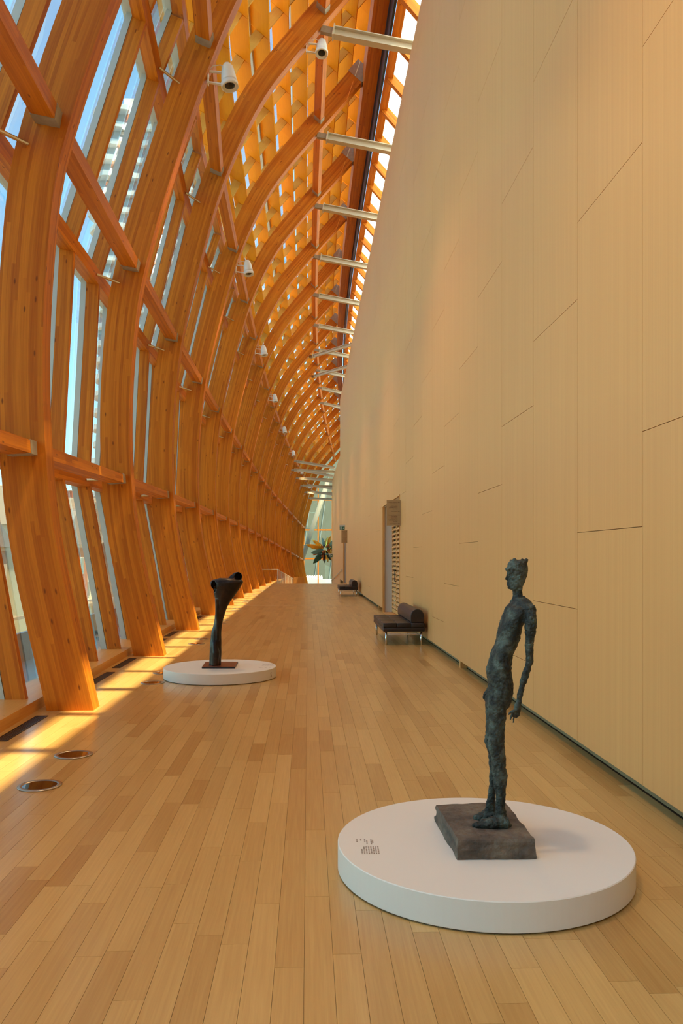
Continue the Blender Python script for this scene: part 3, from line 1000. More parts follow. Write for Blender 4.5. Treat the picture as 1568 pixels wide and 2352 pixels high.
for b in range(NY):
    for c in range(NZ):
        quad((0, b, c), (0, b, c + 1), (0, b + 1, c + 1), (0, b + 1, c)); quad((NX, b, c), (NX, b + 1, c), (NX, b + 1, c + 1), (NX, b, c + 1))
bmesh.ops.recalc_face_normals(bm, faces=bm.faces)
me = bpy.data.meshes.new('slab'); bm.to_mesh(me); bm.free(); me.materials.append(STONE)
obj('slab', me, stone)
tag(stone, 'rough brown stone slab under the bronze figure, on the white plinth', 'stone slab')

# ---- standing bronze figure, facing sideways
FD = 4.15
KU = FD / F_PX
fx0, fy0 = 1140.0, 1893.0
fig_base = FW * FD + RT * ((fx0 - CX) * KU); fig_base.z = zt_ - .004
def fu(px): return (px - fx0) * KU
def fz(py): return EYE + (HORIZON - py) * KU - fig_base.z
def st_(rows, ox, oy, s, dcen, b):
    out = []
    for r in rows:
        y, x0, x1 = r[:3]
        dd = r[3] if len(r) > 3 else dcen
        bb = r[4] if len(r) > 4 else b
        X0, X1 = ox + x0 * s, ox + x1 * s
        out.append((fu((X0 + X1) / 2), fz(oy + y * s), (X1 - X0) / 2 * KU, dd, bb))
    return out
a_ = (1030, 1270, .1701)
parts = []
head = [(98, 870, 1040, 0, .020), (112, 825, 1060, 0, .030), (150, 800, 1064, 0, .036), (200, 786, 1069, 0, .040), (250, 790, 1066, 0, .040), (300, 797, 1058, 0, .039), (350, 800, 1046, 0, .037),
        (400, 802, 1030, 0, .034), (440, 803, 1014, 0, .031), (475, 808, 1004, 0, .028), (492, 830, 1000, 0, .025), (512, 862, 996, 0, .022), (560, 868, 992, 0, .022), (600, 868, 992, 0, .025), (650, 858, 1020, 0, .038), (700, 850, 1050, 0, .06)]
parts.append(loft_bm(st_(head, *a_, 0, .03)))
# brow, nose, lips, chin
T = lambda cx_, cy_, dd=0.0: Vector((fu(1030 + cx_ * .1701), dd, fz(1270 + cy_ * .1701)))
parts.append(tube_bm([T(800, 225), T(790, 290), T(770, 355), T(815, 368)], [.004, .005, .006, .004]))
parts.append(tube_bm([T(800, 400, -.008), T(797, 400, .008)], [.006, .006])); parts.append(tube_bm([T(806, 428, -.008), T(803, 428, .008)], [.006, .006]))
parts.append(tube_bm([T(812, 470, -.006), T(812, 470, .006)], [.009, .009]))
parts.append(tube_bm([T(795, 215, -.03), T(788, 222, 0), T(795, 215, .03)], [.006, .008, .006]))
parts.append(tube_bm([T(935, 300, -.040), T(945, 345, -.042)], [.007, .005]))      # ear
r5 = random.Random(11)
for q in range(16):                                                                # clumps of hair
    cx_ = r5.uniform(840, 1050); parts.append(tube_bm([T(cx_, 150, r5.uniform(-.025, .025)), T(cx_ + r5.uniform(-12, 12), r5.uniform(88, 112), r5.uniform(-.02, .02))], [.008, .006]))
for q in range(7):
    cx_ = r5.uniform(985, 1055); parts.append(tube_bm([T(1025, 150, 0), T(cx_, r5.uniform(68, 120), r5.uniform(-.012, .012))], [.011, .007]))
torso = [(660, 862, 1010, 0, .05), (700, 815, 1040, 0, .085), (740, 775, 1050, 0, .115), (800, 762, 1050, 0, .122), (900, 716, 1020, 0, .115), (990, 682, 985, 0, .105), (1150, 652, 955, 0, .092), (1260, 618, 918, 0, .085), (1360, 572, 866, 0, .080),
         (1450, 541, 848, 0, .082), (1580, 508, 840, 0, .088), (1700, 522, 856, 0, .092), (1790, 540, 870, 0, .093), (1900, 520, 862, 0, .090), (2000, 512, 838, 0, .082), (2080, 510, 815, 0, .07)]
parts.append(loft_bm(st_(torso, *a_, 0, .09), 28))
b_ = (980, 1600, .185)
legn = [(0, 745, 970, -.036, .046), (100, 735, 972, -.040, .045), (250, 752, 960, -.042, .042), (450, 755, 942, -.044, .038), (560, 735, 944, -.045, .037), (620, 735, 950, -.045, .036), (720, 782, 955, -.045, .034),
        (850, 795, 958, -.046, .034), (950, 800, 978, -.046, .034), (1050, 805, 968, -.046, .032), (1150, 826, 955, -.046, .028), (1290, 836, 950, -.046, .024), (1400, 832, 958, -.046, .024), (1500, 830, 985, -.046, .026), (1600, 840, 1005, -.046, .025), (1636, 850, 1010, -.046, .02)]
parts.append(loft_bm(st_(legn, *b_, 0, .04)))
legf = [(0, 735, 930, .036, .045), (250, 750, 920, .040, .040), (450, 750, 900, .042, .036), (580, 732, 900, .044, .035), (720, 782, 905, .046, .033), (950, 800, 910, .048, .032), (1100, 792, 880, .05, .026), (1290, 778, 872, .052, .022), (1400, 752, 880, .054, .022), (1480, 740, 890, .055, .02)]
legf = st_(legf, *b_, 0, .04)
z_low = 0.0
lf = [(u, z, a, d, b) for (u, z, a, d, b) in legf] 
u_, z__, a__, d__, b__ = lf[-1]
lf.append((u_, 0.0, a__, d__, b__))
parts.append(loft_bm(lf))
# feet: long flat blades pointing sideways
def foot(u0, u1, d, zt):
    pts = []; rs = []
    return tube_bm([Vector((u0, d, .030)), Vector((u0 - (u0 - u1) * .35, d, .030)), Vector((u0 - (u0 - u1) * .7, d, .018)), Vector((u1, d, .012))], [.030, .030, .020, .012])
uT = lambda px: fu(px)
parts.append(foot(uT(1160), uT(1080), -.050, 0)); parts.append(foot(uT(1160), uT(1085), -.066, 0))
parts.append(tube_bm([Vector((uT(1150), -.05, .05)), Vector((uT(1167), -.05, .006))], [.022, .012]))
parts.append(foot(uT(1150), uT(1100), .054, 0)); parts.append(foot(uT(1146), uT(1092), .072, 0))
# near arm and hand
parts.append(tube_bm([T(955, 690, -.01), T(1000, 715, -.06), T(1040, 770, -.105), T(1050, 820, -.118)], [.045, .040, .032, .018], 14))
parts.append(tube_bm([T(985, 760, -.06), T(1000, 850, -.085), T(990, 930, -.09)], [.045, .040, .022], 14))
parts.append(tube_bm([T(940, 690, .01), T(980, 720, .06), T(1000, 780, .10)], [.045, .040, .030], 14))
C = lambda cx_, cy_, dd: Vector((fu(1030 + cx_ * .1701), dd, fz(1270 + cy_ * .1701)))
parts.append(tube_bm([C(1000, 760, -.09), C(1040, 800, -.115), C(1030, 900, -.125), C(1022, 1000, -.127), C(1012, 1180, -.125), C(1012, 1330, -.125), C(1016, 1420, -.125), C(985, 1520, -.128), C(945, 1640, -.132), C(905, 1760, -.135), C(880, 1860, -.137), C(868, 1950, -.138)],
                    [.022, .026, .028, .027, .0215, .0175, .0175, .0165, .0175, .0145, .0135, .0125], 14))
parts.append(tube_bm([C(868, 1940, -.138), C(845, 2000, -.142), C(832, 2050, -.142)], [.013, .016, .014]))
for (tx, ty, dd, r) in ((722, 2112, -.152, .0055), (752, 2180, -.146, .0055), (798, 2222, -.140, .0060), (838, 2168, -.134, .0055)):
    k = C(832 + (tx - 800) * .25, 2050, dd)
    e_ = C(tx, ty, dd + .004); mid = k.lerp(e_, .55) + Vector((-.004, 0, .003))
    parts.append(tube_bm([C(850, 1995, dd), k, mid, e_], [r * 1.25, r * 1.1, r, r * .75], 8))
parts.append(tube_bm([C(872, 1975, -.128), C(888, 2040, -.122), C(880, 2095, -.122)], [.008, .0075, .006], 8))   # thumb
parts.append(tube_bm([C(862, 2020, -.13), C(858, 2110, -.13), C(846, 2150, -.13)], [.012, .011, .006], 8))
# far arm, mostly hidden, its hand just showing at the front of the thigh
parts.append(tube_bm([C(960, 760, .10), C(930, 900, .125), C(880, 1150, .13), C(830, 1380, .13), C(740, 1600, .135), C(660, 1800, .125), C(595, 1890, .115), C(556, 1950, .10)], [.022, .026, .023, .018, .017, .0145, .013, .012], 12))
for k, (tx, ty) in enumerate(((512, 1985), (520, 2010), (535, 2025), (548, 2020))):
    parts.append(tube_bm([C(556, 1940, .10 + k * .007 - .01), C(tx + 6, ty - 35, .10 + k * .008 - .01), C(tx, ty, .10 + k * .008 - .01)], [.007, .006, .005], 8))
fig_me = merge_remesh(parts, .0036, 'body', 2)
def fig_disp(c, n):
    v = Vector(c)
    d = noise.noise(v * 18) * .0035 + noise.noise(v * 55 + Vector((3, 1, 2))) * .0034 + noise.noise(v * 130) * .0022
    d += max(0, noise.noise(v * 30 + Vector((9, 0, 0))) - .45) * .012
    return n * d
displace(fig_me, fig_disp)
fig_me.materials.append(BRONZE)
fig = empty('bronze_figure', fig_base); fig.rotation_euler = (0, 0, -PSI)
tag(fig, 'thin standing nude figure in rough green bronze on a stone slab', 'sculpture')
obj('body', fig_me, fig)

# ---- dark bone-shaped sculpture on the far plinth
SD = 10.80
KS = SD / F_PX
sx0 = 360 + 700 * .1913
sb = FW * SD + RT * ((sx0 - CX) * KS)
z_w = .165
def su(c): return (360 + c * .1913 - sx0) * KS
def sz(c): return EYE + (HORIZON - (1290 + c * .1913)) * KS - z_w
rows = [(1242, 626, 770, .085), (1150, 632, 774, .085), (1050, 636, 775, .085), (960, 642, 775, .08), (900, 648, 774, .075), (840, 655, 775, .072), (760, 682, 782, .066), (680, 694, 802, .066), (620, 701, 820, .07), (540, 704, 848, .078), (470, 702, 890, .09),
        (400, 692, 940, .11), (340, 672, 985, .13), (290, 650, 1015, .14), (250, 642, 1036, .14), (222, 665, 1030, .125), (204, 720, 960, .10), (196, 750, 850, .06)]
S = [(su((a + b) / 2), sz(y), (b - a) / 2 * .1913 * KS, 0.0, d) for (y, a, b, d) in rows]
S[0] = (S[0][0], 0.0, S[0][2], 0, S[0][4])
parts = [loft_bm(S, 28)]
V3 = lambda c, y, d: Vector((su(c), d, sz(y)))
parts.append(tube_bm([V3(850, 290, .06), V3(920, 220, .05), V3(965, 175, .03), V3(985, 160, .0)], [.07, .075, .062, .045], 16))
parts.append(tube_bm([V3(870, 260, -.02), V3(960, 245, -.06), V3(1030, 242, -.07)], [.06, .045, .014], 14))
parts.append(tube_bm([V3(770, 310, -.02), V3(715, 290, -.05), V3(690, 270, -.06)], [.08, .075, .055], 14))
parts.append(tube_bm([V3(700, 960, -.06), V3(720, 1080, -.075), V3(705, 1240, -.06)], [.03, .05, .05], 12))
parts.append(tube_bm([V3(735, 450, -.05), V3(738, 700, -.045), V3(735, 940, -.055)], [.035, .03, .03], 12))
sme = merge_remesh(parts, .008, 'form', 3)
h1 = (su(695), sz(298), .040, .078); h2 = (su(978), sz(176), .050, .048)
def s_disp(c, n):
    v = Vector(c); out = n * (noise.noise(v * 9) * .004)
    for (hu, hz, ra, rb), dep in ((h1, .14), (h2, .12)):
        q = ((c[0] - hu) / ra) ** 2 + ((c[2] - hz) / rb) ** 2
        if q < 1 and n[1] < .2:
            out = out + np.array((0, dep * (1 - q) ** .5, 0))
    return out
displace(sme, s_disp)
sme.materials.append(DARKBRONZE)
bone = empty('bone_sculpture', (sb.x, sb.y, z_w)); bone.rotation_euler = (0, 0, -PSI)
tag(bone, 'dark bronze bone-shaped abstract sculpture with hollow flared top', 'sculpture')
obj('form', sme, bone)
# its thin wooden base block
bb = empty('base_block', (0, 0, 0))
q0, q1, q2, q3 = at_floor(463.3, 1535.5, .142), at_floor(539.5, 1535.5, .142), at_floor(546.5, 1523.5, .142), at_floor(472, 1523.5, .142)
cc = (q0 + q1 + q2 + q3) / 4
bb.location = (cc.x, cc.y, .1425)
poly = [Vector((q.x - cc.x, q.y - cc.y, 0)) for q in (q0, q1, q2, q3)]
MB().prism(poly, (0, 0, .019)).build('side_band', BLACKEDGE, bb)
MB().prism([p * .985 + Vector((0, 0, .019)) for p in poly], (0, 0, .0035)).build('top', REDWOOD, bb)
tag(bb, 'thin reddish wood base block under the bone-shaped sculpture', 'base block')

# ================================================================== BENCHES
def rounded_box(x0, x1, y0, y1, z0, z1, r, seg=3):
    bm = bmesh.new()
    bmesh.ops.create_cube(bm, size=1)
    for v in bm.verts:
        v.co = Vector(((x0 + x1) / 2 + v.co.x * (x1 - x0), (y0 + y1) / 2 + v.co.y * (y1 - y0), (z0 + z1) / 2 + v.co.z * (z1 - z0)))
    bmesh.ops.bevel(bm, geom=bm.edges[:] , offset=r, segments=seg, profile=.5, affect='EDGES')
    me = bpy.data.meshes.new('cushion'); bm.to_mesh(me); bm.free()
    me.polygons.foreach_set('use_smooth', [True] * len(me.polygons))
    return me
def bench(x, y, lab):
    e = empty('bench', (x, y, 0))
    tag(e, lab, 'bench', 'black leather benches along the maple wall')
    W, L = .76, 2.15                       # depth (x), length (y)
    fr = MB()
    for (a, b) in ((.06, .06), (W - .06, .06), (.06, L - .06), (W - .06, L - .06)):
        MB().tube([(a, b, 0), (a, b, .245)], .019, 12).build('leg', CHROME, e, smooth=True)
    for b in (.06, L - .06):
        MB().tube([(.06, b, .20), (W - .06, b, .20)], .008, 8).build('cross_bar', CHROME, e)
    MB().box(.05, .075, .06, L - .06, .225, .25).box(W - .075, W - .05, .06, L - .06, .225, .25).box(.05, W - .05, .05, .07, .228, .25).box(.05, W - .05, L - .07, L - .05, .228, .25).build('frame', CHROME, e)
    me = rounded_box(0, W, 0, L, .25, .325, .018); me.materials.append(LEATHER); obj('base_cushion', me, e)
    top = empty('seat', (0, 0, 0), e)
    nx, ny = 3, 8
    for a in range(nx):
        for b in range(ny):
            me = rounded_box(W * a / nx + .001, W * (a + 1) / nx - .001, L * b / ny + .001, L * (b + 1) / ny - .001, .322, .408, .014, 2)
            me.materials.append(LEATHER); obj('tuft', me, top)
    # bolster: D-shaped roll along the back
    prof = []
    cxb, rb = W - .135, .125
    for k in range(21):
        t = math.pi * k / 20
        prof.append((cxb + rb * math.cos(t), .52 + rb * 1.12 * math.sin(t)))
    prof = prof + [(cxb - rb, .43), (cxb - rb + .02, .408), (cxb + rb - .02, .408), (cxb + rb, .43)]
    mb = MB(); mb.prism([(px_, .01, pz_) for (px_, pz_) in prof], (0, L - .02, 0))
    o = mb.build('bolster', LEATHER, e)
    bpy.context.view_layer.update()
    md = o.modifiers.new('bevel', 'BEVEL'); md.width = .012; md.segments = 2; md.limit_method = 'ANGLE'
    MB().tube([(W - .03, .3, .30), (W - .02, .3, .62)], .008, 6).tube([(W - .03, L - .3, .30), (W - .02, L - .3, .62)], .008, 6).build('bolster_bracket', CHROME, e)
    return e
bench(1.36, 14.62, 'black leather bench with roll bolster, the larger and nearer one by the wall')
bench(1.28, 33.0, 'smaller-looking black leather bench farther along, beside the far doorway')

# ================================================================== SIGNS
def flag_sign(y, z0, w, h, lab, lines):
    e = empty('hanging_sign', (WALL_X - w, y, z0))
    tag(e, lab, 'sign', 'brown direction signs projecting from the wall')
    MB().box(0, w, 0, .015, 0, h, 'z').build('plate', SIGNM, e)
    MB().box(w - .001, w + .02, .002, .013, h * .2, h * .25, 'z').box(w - .001, w + .02, .002, .013, h * .75, h * .8, 'z').build('mount', SHOE, e)
    for (txt, fz_, size, arrow) in lines:
        o = obj('lettering', text_mesh(txt, size, INK, align='RIGHT'), e, (w * .77, -.0012, h * fz_))
        o.rotation_euler = (math.pi / 2, 0, 0)
        if arrow:
            a = MB(); zc = h * fz_ + size * .33; x0 = w * .80
            a.box(x0, x0 + .026, -.0015, 0, zc - .003, zc + .003, 'x')
            a.prism([(x0 + .022, -.0015, zc - .013), (x0 + .044, -.0015, zc), (x0 + .022, -.0015, zc + .013)], (0, .001, 0))
            a.build('arrow', INK, e)
SW, SH = .33, .60
LN = [('Thomson Collection', .895, .026, 1), ('of Canadian Art', .845, .026, 0), ('Lawren S. Harris', .785, .022, 0), ('Morrice, Krieghoff', .735, .022, 0), ('James Wilson Morrice', .685, .022, 0), ('David Milne', .635, .022, 0),
      ('Main Entrance', .55, .026, 1), ('Collection Thomson', .405, .026, 1), ("d\u2019art canadien", .36, .026, 0), ('Lawren S. Harris', .295, .022, 0), ('Art canadien avant 1900', .245, .022, 0), ('James Wilson Morrice', .195, .022, 0), ('David Milne', .145, .022, 0), ('Entr\u00e9e principale', .06, .026, 1)]
flag_sign(19.0, 2.345, SW, SH, 'brown direction sign hanging over the louvred doorway', LN)
flag_sign(44.9, 2.40, SW, .70, 'small brown direction sign beside the farther doorway', LN)
def exit_sign(x1, y, z0, lab, w=.30):
    h = w * .62
    e = empty('exit_sign', (x1 - w, y, z0))
    tag(e, lab, 'exit sign', 'green exit signs')
    MB().box(0, w, 0, .03, 0, h, 'z').build('plate', GREENM, e)
    MB().box(w - .01, w + .03, .01, .02, h * .6, h * .8, 'z').box(-.02, w + .02, .0, .03, h, h + .10, 'z').build('housing', WHITEWALL, e)
    a = MB()
    a.box(w * .58, w * .80, -.003, 0, h * .45, h * .55, 'x')
    a.prism([(w * .72, -.003, h * .25), (w * .92, -.003, h * .5), (w * .72, -.003, h * .75)], (0, .002, 0))
    a.build('arrow', WHITEM, e)
    m = MB()
    m.box(w * .10, w * .14, -.003, 0, h * .12, h * .9, 'z').box(w * .40, w * .44, -.003, 0, h * .12, h * .9, 'z').box(w * .10, w * .44, -.003, 0, h * .84, h * .9, 'x')
    m.lathe([(w * .035, 0), (w * .035, .002)], 10, (w * .29, -.003, h * .72), Matrix.Rotation(math.pi / 2, 3, 'X'))
    m.beam((w * .27, -.002, h * .62), (w * .25, -.002, h * .40), (0, 1, 0), w * .06, .003)
    m.beam((w * .25, -.002, h * .40), (w * .33, -.002, h * .28), (0, 1, 0), w * .035, .003); m.beam((w * .33, -.002, h * .28), (w * .31, -.002, h * .15), (0, 1, 0), w * .03, .003)
    m.beam((w * .25, -.002, h * .40), (w * .19, -.002, h * .18), (0, 1, 0), w * .035, .003); m.beam((w * .27, -.002, h * .58), (w * .36, -.002, h * .50), (0, 1, 0), w * .03, .003)
    m.build('running_figure', WHITEM, e)
exit_sign(WALL_X - .02, 47.6, 3.22, 'green exit sign with arrow above the farther direction sign')
exit_sign(WALL_X - .02, 71.0, 1.62, 'green exit sign with arrow beside the leaf sculpture', .36)

# ================================================================== RAMP RAILINGS
e = empty('railing', (-1.86, FLOOR_END - 2.2, 0)); o = -Vector(e.location)
tag(e, 'slim steel railing with upright bars down the side of the ramp', 'railing')
ra = Vector((-1.86, FLOOR_END - 2.2, .86)); rb = Vector((-1.86, FLOOR_END, .86)); rc = Vector((-1.22, 67, ramp_z(67) + .86))
MB().tube([Vector((-2.9, FLOOR_END, .86)) + o, rb + o, rc + o], .024, 8).build('handrail', STEEL, e)
nb_ = 30
for k in range(nb_):
    t = k / (nb_ - 1.0)
    p = rb.lerp(rc, t)
    MB().tube([Vector((p.x, p.y, max(ramp_z(p.y), -3) + (0 if p.y > FLOOR_END else 0))) + o, p + o], .02 if k % 6 == 0 else .010, 6).build('baluster', STEEL, e)
e = empty('handrail', (WALL_X - .08, FLOOR_END + 1, 0)); o = -Vector(e.location)
tag(e, 'sloping handrail fixed to the maple wall above the ramp', 'handrail')
MB().tube([Vector((WALL_X - .07, y, ramp_z(y) + .88)) + o for y in (50.4, 56, 62, 68, 73.5)], .022, 8).build('rail', STEEL, e)
for y in (51, 55.5, 60, 64.5, 69, 73):
    MB().tube([Vector((WALL_X + .0, y, ramp_z(y) + .80)) + o, Vector((WALL_X - .06, y, ramp_z(y) + .80)) + o, Vector((WALL_X - .07, y, ramp_z(y) + .87)) + o], .012, 6).build('bracket', STEEL, e)
e = empty('slatted_screen', (-1.2, 71.5, 0)); o = -Vector(e.location)
tag(e, 'low screen of upright golden wood slats beyond the ramp', 'slatted screen')
for k in range(24):
    x = -1.25 + k * .040
    MB().box(x + 1.2, x + 1.2 + .03, 0, .03, ramp_z(71.5), -.15, 'z').build('slat', SILLM, e)
MB().box(-.05, .92, .03, .06, -.25, -.20, 'x').build('rail', SILLM, e)
# trim on the wall's far end
tag(MB().box(WALL_X - .03, WALL_X + .16, WEND, WEND + .06, -1.6, 2.2, 'z').build('trim_2', DOORW), 'upright wood trim at the far end of the maple wall', 'trim', kind='structure')

# ================================================================== LEAF SCULPTURE hanging at the far end
LS = empty('leaf_sculpture', (1.62, 76.5, 2.35)); LS.scale = (1.25, 1.25, 1.25)
tag(LS, 'spiky hanging sculpture of gold and green metal leaves', 'sculpture')
GOLD = plain('gold_leaf', (0.85, 0.50, 0.08), .25, 0.9)
GREENL = plain('green_leaf', (0.05, 0.14, 0.09), .4, 0.3)
TEALL = plain('teal_leaf', (0.20, 0.38, 0.34), .35, 0.3)
DARKL = plain('dark_leaf', (0.03, 0.035, 0.03), .4, .4)
COPP = plain('copper_leaf', (0.45, 0.13, 0.04), .3, .8)
def leaf(angle, L, W, mat, yaw=0.0, name='leaf', r0=.15):
    n = 10; v, f = [], []
    for k in range(n + 1):
        t = k / n
        w = W * (math.sin(math.pi * min(1, t * .95 + .04)) ** .75)
        w *= 1 + .10 * math.sin(k * 2.6)
        bend = .12 * L * t * t
        for s, dz in ((-1, .02), (-.45, .05), (0, -.02), (.45, .05), (1, .02)):
            v.append((r0 + L * t, s * w * .5, -bend + dz * W))
    for k in range(n):
        for q in range(4):
            a = k * 5 + q
            f.append((a, a + 1, a + 6, a + 5))
    M = Matrix.Rotation(yaw, 3, 'Z') @ Matrix.Rotation(-angle, 3, 'Y') @ Matrix.Rotation(math.pi / 2 - .35, 3, 'X')
    me = mkmesh(name, [M @ Vector(p) for p in v], f, mat, smooth=True)
    o = obj(name, me, LS)
    md = o.modifiers.new('t', 'SOLIDIFY'); md.thickness = .012
for (ang, L, W, mat, yaw) in ((168, 1.35, .36, GOLD, .1), (145, 1.05, .34, GOLD, -.1), (196, .95, .34, TEALL, .2), (232, 1.25, .45, GREENL, 0), (105, .75, .22, TEALL, 0), (68, .95, .32, GOLD, .1), (80, .8, .3, GOLD, -.2), (206, .9, .22, COPP, -.2),
                              (48, .85, .30, TEALL, .1), (20, .9, .3, GREENL, 0), (262, .75, .22, COPP, .1), (285, .85, .22, GOLD, 0), (300, .8, .26, DARKL, .2), (330, .9, .3, GOLD, 0), (245, .7, .24, COPP, -.1), (270, .9, .16, DARKL, 0), (350, .8, .26, COPP, 0)):
    leaf(math.radians(ang), L, W, mat, yaw)
rr = random.Random(2)
for k in range(26):
    mat = rr.choice((DARKL, GOLD, COPP, DARKL, TEALL))
    d = Vector((rr.uniform(-1, 1), rr.uniform(-.6, .6), rr.uniform(-1.3, .7))) * .42
    s = rr.uniform(.05, .13)
    MB().lathe([(0, -s), (s * .7, -s * .6), (s, 0), (s * .7, s * .6), (0.001, s)], 8, d).build('bud', mat, LS, smooth=True)
MB().tube([(0, 0, .1), (0, 0, 6.0)], .015, 6).build('cable', STEEL, LS)

# ================================================================== FAR END: glazed frame, raking column, neighbour's grey facade
END_Y = 93.0
we = empty('window_20', (1, END_Y, 0)); o = -Vector(we.location)
tag(we, 'glazed end wall in orange timber frames beyond the ramp', 'window', kind='structure')
for x in (-2.2, -.48, 1.17, 2.8):
    MB().box(x - .07, x + .07, END_Y - .08, END_Y + .08, -2.4, 9.5, 'z').build('post', GLULAM, we, o)
for z in (1.45, 4.75, 8.2):
    MB().box(-3.6, 3.8, END_Y - .06, END_Y + .06, z - .09, z + .09, 'x').build('rail', GLULAM, we, o)
xs = [-3.6, -2.2, -.48, 1.17, 2.8, 3.8]
zs = [-2.4, 1.45, 4.75, 8.2, 11]
for a, b in zip(xs[:-1], xs[1:]):
    for c, d in zip(zs[:-1], zs[1:]):
        MB().box(a, b, END_Y + .1, END_Y + .112, c, d, 'z').build('pane', GLASS, we, o)
e = empty('raking_column', (-1.8, 91.0, -2.3)); o = -Vector(e.location)
tag(e, 'thick grey steel column leaning at the far end of the ribs', 'column')
GREYST = plain('grey_green_steel', (0.15, 0.145, 0.105), .6, spec=.2)
MB().tube([Vector((-1.85, 91.0, -2.3)) + o, Vector((2.25, 91.0, 10.2)) + o], .25, 14).build('shaft', GREYST, e, smooth=True)
for (x, z) in ((-1.05, .3), (-.3, 2.9), (.25, 4.8)):
    MB().beam(Vector((x - 1.3, 90.8, z + .3)) + o, Vector((x - .1, 90.9, z)) + o, (0, 0, 1), .14, .16).build('arm', GREYST, e)
# grey neighbouring facade behind the end glazing
fb = empty('building', (0, 110, -8))
tag(fb, 'grey-green metal clad building seen through the end glazing', 'building')
FAC = plain('grey_green_cladding', (0.17, 0.15, 0.095), .8, .0, var=.12, bscale=.6, spec=.1)
FACL = plain('cladding_seam', (0.27, 0.25, 0.19), .5)
for k in range(14):
    x = -14 + k * 2
    MB().prism([(x, 0, 0), (x + 1.96, 0, 0), (x + 1.96 + 3.6, 1.2, 26), (x + 3.6, 1.2, 26)], (0, .4, 0)).build('cladding_panel', FAC, fb)
    MB().beam((x + 1.98, -.02, 0), (x + 1.98 + 3.6, 1.18, 26), (0, -1, 0), .10, .1).build('seam', FACL, fb)
pt = empty('parapet', (0, 98, 0)); 
tag(pt, 'bright white parapet outside the end glazing', 'parapet')
MB().box(-3, 4, 0, .8, -4, -1.05, 'x').build('wall', PLINTHM, pt)
for k in range(9):
    s = .08 + .1 * rr.random()
    MB().lathe([(s, 0), (s * 1.2, .2), (s * .7, .4), (.02, .5)], 8, (-.6 + k * .28, .3, -1.05)).build('finial', PLINTHM, pt)

# ================================================================== OUTSIDE: ledge, street, houses, tower
GROUND = -6.5
tag(MB().box(-400, -3.9, -200, 500, GROUND - .3, GROUND).build('ground', plain('asphalt', (0.16, 0.16, 0.15), .9, var=.2, bscale=.4)), 'grey street below the gallery windows', 'street', kind='structure')
cn = empty('canopy_ledge', (-4.6, 40, -.6)); o = -Vector(cn.location)
tag(cn, 'grey metal canopy ledge just outside the glass', 'ledge')
LEDGE = plain('ledge_metal', (0.26, 0.27, 0.24), .5, .2)
for k in range(20):
    y0 = -6 + k * BAY
    MB().box(-5.9, -3.85, y0, y0 + BAY - .03, -.75, -.55).build('ledge_panel', LEDGE, cn, o)
    MB().box(-5.95, -5.85, y0, y0 + BAY - .03, -.75, .05).build('fascia', LEDGE, cn, o)
BR = [plain('brick_red', (0.36, 0.12, 0.07), .9, var=.2, bscale=3), plain('stucco_cream', (0.72, 0.62, 0.42), .9, var=.1, bscale=2), plain('brick_grey', (0.34, 0.32, 0.27), .9, var=.2, bscale=3), plain('stucco_yellow', (0.80, 0.72, 0.48), .9, var=.08, bscale=2)]
ROOFS = [plain('roof_slate', (0.16, 0.16, 0.16), .8, var=.3, bscale=5), plain('roof_brown', (0.22, 0.17, 0.12), .8, var=.3, bscale=5)]
WGL = plain('house_glass', (0.10, 0.12, 0.13), .15)
TRIMW = plain('house_trim', (0.75, 0.70, 0.58), .7)
hl = ['cream stucco house with dark slate gable across the street', 'red brick house with brown gable across the street', 'grey brick house with slate gable across the street', 'yellow stucco house with brown roof across the street',
      'second red brick house with slate gable farther up the street', 'second cream house with brown gable farther up the street', 'second grey brick house farther up the street', 'second yellow house at the end of the street']
order = [1, 0, 2, 3, 0, 1, 2, 3]
hy = 38.0
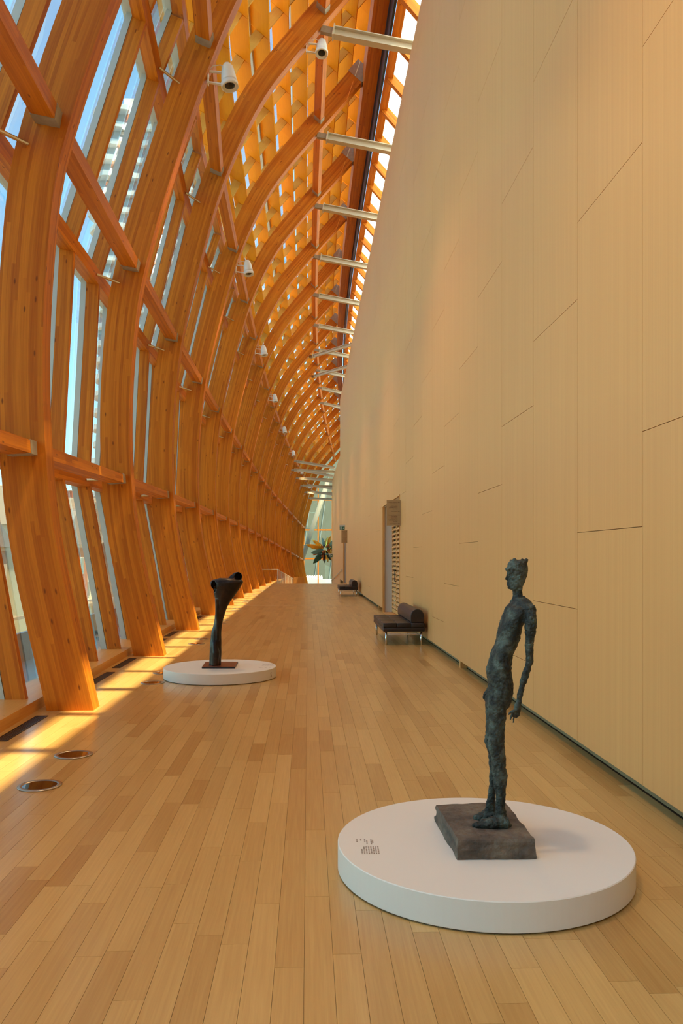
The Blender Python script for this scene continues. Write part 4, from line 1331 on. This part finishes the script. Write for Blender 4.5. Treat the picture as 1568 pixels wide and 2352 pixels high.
for k in range(8):
    wdt = 8.5 + (k * 37 % 5) * .7
    ht = 8.6 + (k * 53 % 7) * .5
    e = empty('house', (-24 - (k % 3) * .8, hy, GROUND))
    tag(e, hl[k], 'house', 'old houses across the street')
    m = BR[order[k]]
    MB().box(-10, 0, 0, wdt, 0, ht, 'z').build('walls', m, e)
    rf = MB(); rf.prism([(.5, -.4, ht - .15), (.5, wdt + .4, ht - .15), (.5, wdt / 2, ht + 3.6)], (-11, 0, 0)); rf.build('roof', ROOFS[k % 2], e)
    MB().box(-.0, .12, .3, wdt - .3, ht - .45, ht - .15, 'y').build('cornice', TRIMW, e)
    MB().box(0, 1.6, .4, wdt - .4, 2.9, 3.15, 'y').build('porch_roof', ROOFS[(k + 1) % 2], e)
    MB().box(-4, -3, wdt * .7, wdt * .7 + .8, ht + 1, ht + 4.6, 'z').build('chimney', BR[0], e)
    for fl_ in range(3):
        for q in range(3):
            y = wdt * (.14 + .29 * q)
            z = .9 + fl_ * 2.75
            wo = MB().box(.0, .07, y - .08, y + 1.28, z - .1, z + 1.7, 'z').build('window', TRIMW, e)
            MB().box(.07, .09, y, y + 1.2, z, z + 1.6, 'z').build('pane', WGL, wo)
    # wall that faces back down the street
    for fl_ in range(2):
        wo = MB().box(-5, -3.6, -.06, 0, 1.2 + fl_ * 3, 2.9 + fl_ * 3, 'z').build('window', TRIMW, e)
        MB().box(-4.9, -3.7, -.08, -.06, 1.3 + fl_ * 3, 2.8 + fl_ * 3, 'z').build('pane', WGL, wo)
    hy += wdt + 1.2
# pale mid-rise blocks behind the houses
mr = empty('apartment_block', (-46, 120, GROUND)); tag(mr, 'pale flat-roofed apartment block behind the houses', 'building')
MB().box(-14, 0, -16, 26, 0, 19, 'z').build('walls', BR[3], mr)
for fl_ in range(5):
    for q in range(9):
        MB().box(0, .1, -14 + q * 4.2, -12 + q * 4.2, 3 + fl_ * 3.1, 4.8 + fl_ * 3.1, 'z').build('window', WGL, mr)
        if q < 3: MB().box(-12 + q * 4.2, -10 + q * 4.2, -16.1, -16, 3 + fl_ * 3.1, 4.8 + fl_ * 3.1, 'z').build('window', WGL, mr)

# tower with wavy white balconies
TX, TY = -28.6, 160.0
tw = empty('tower', (TX, TY, GROUND)); tag(tw, 'tall apartment tower with wavy white balconies', 'tower')
TGL = plain('tower_glass', (0.30, 0.34, 0.36), .2, .1)
TSLAB = plain('tower_slab', (0.86, 0.83, 0.78), .6)
TGUARD = plain('tower_guard', (0.50, 0.55, 0.57), .2)
TOPZ = 89.5
MB().box(-9.8, 9.8, -9.8, 9.8, 0, TOPZ, 'z').build('core', TGL, tw)
MB().box(-6, 6, -6, 6, TOPZ, TOPZ + 5, 'z').build('penthouse', TSLAB, tw)
def wavy(ph, r0, amp, h):
    n = 72; poly = []
    for k in range(n):
        a = 2 * math.pi * k / n
        sq = 1 / max(abs(math.cos(a)), abs(math.sin(a)))
        r = r0 * min(sq, 1.22) + amp * math.sin(5 * a + ph)
        poly.append((r * math.cos(a), r * math.sin(a), 0))
    mb = MB(); mb.prism(poly, (0, 0, h)); return mb
sl = [wavy(p_, 11.4, .85, .9).mesh('balcony_slab', TSLAB) for p_ in (0, .7, 1.4)]
seq = [0, 1, 2, 1]
z = 4.0; k = 0
while z < TOPZ + 1:
    s_o = obj('balcony_slab', sl[seq[k % 4]], tw, (0, 0, z))
    z += 3.05; k += 1
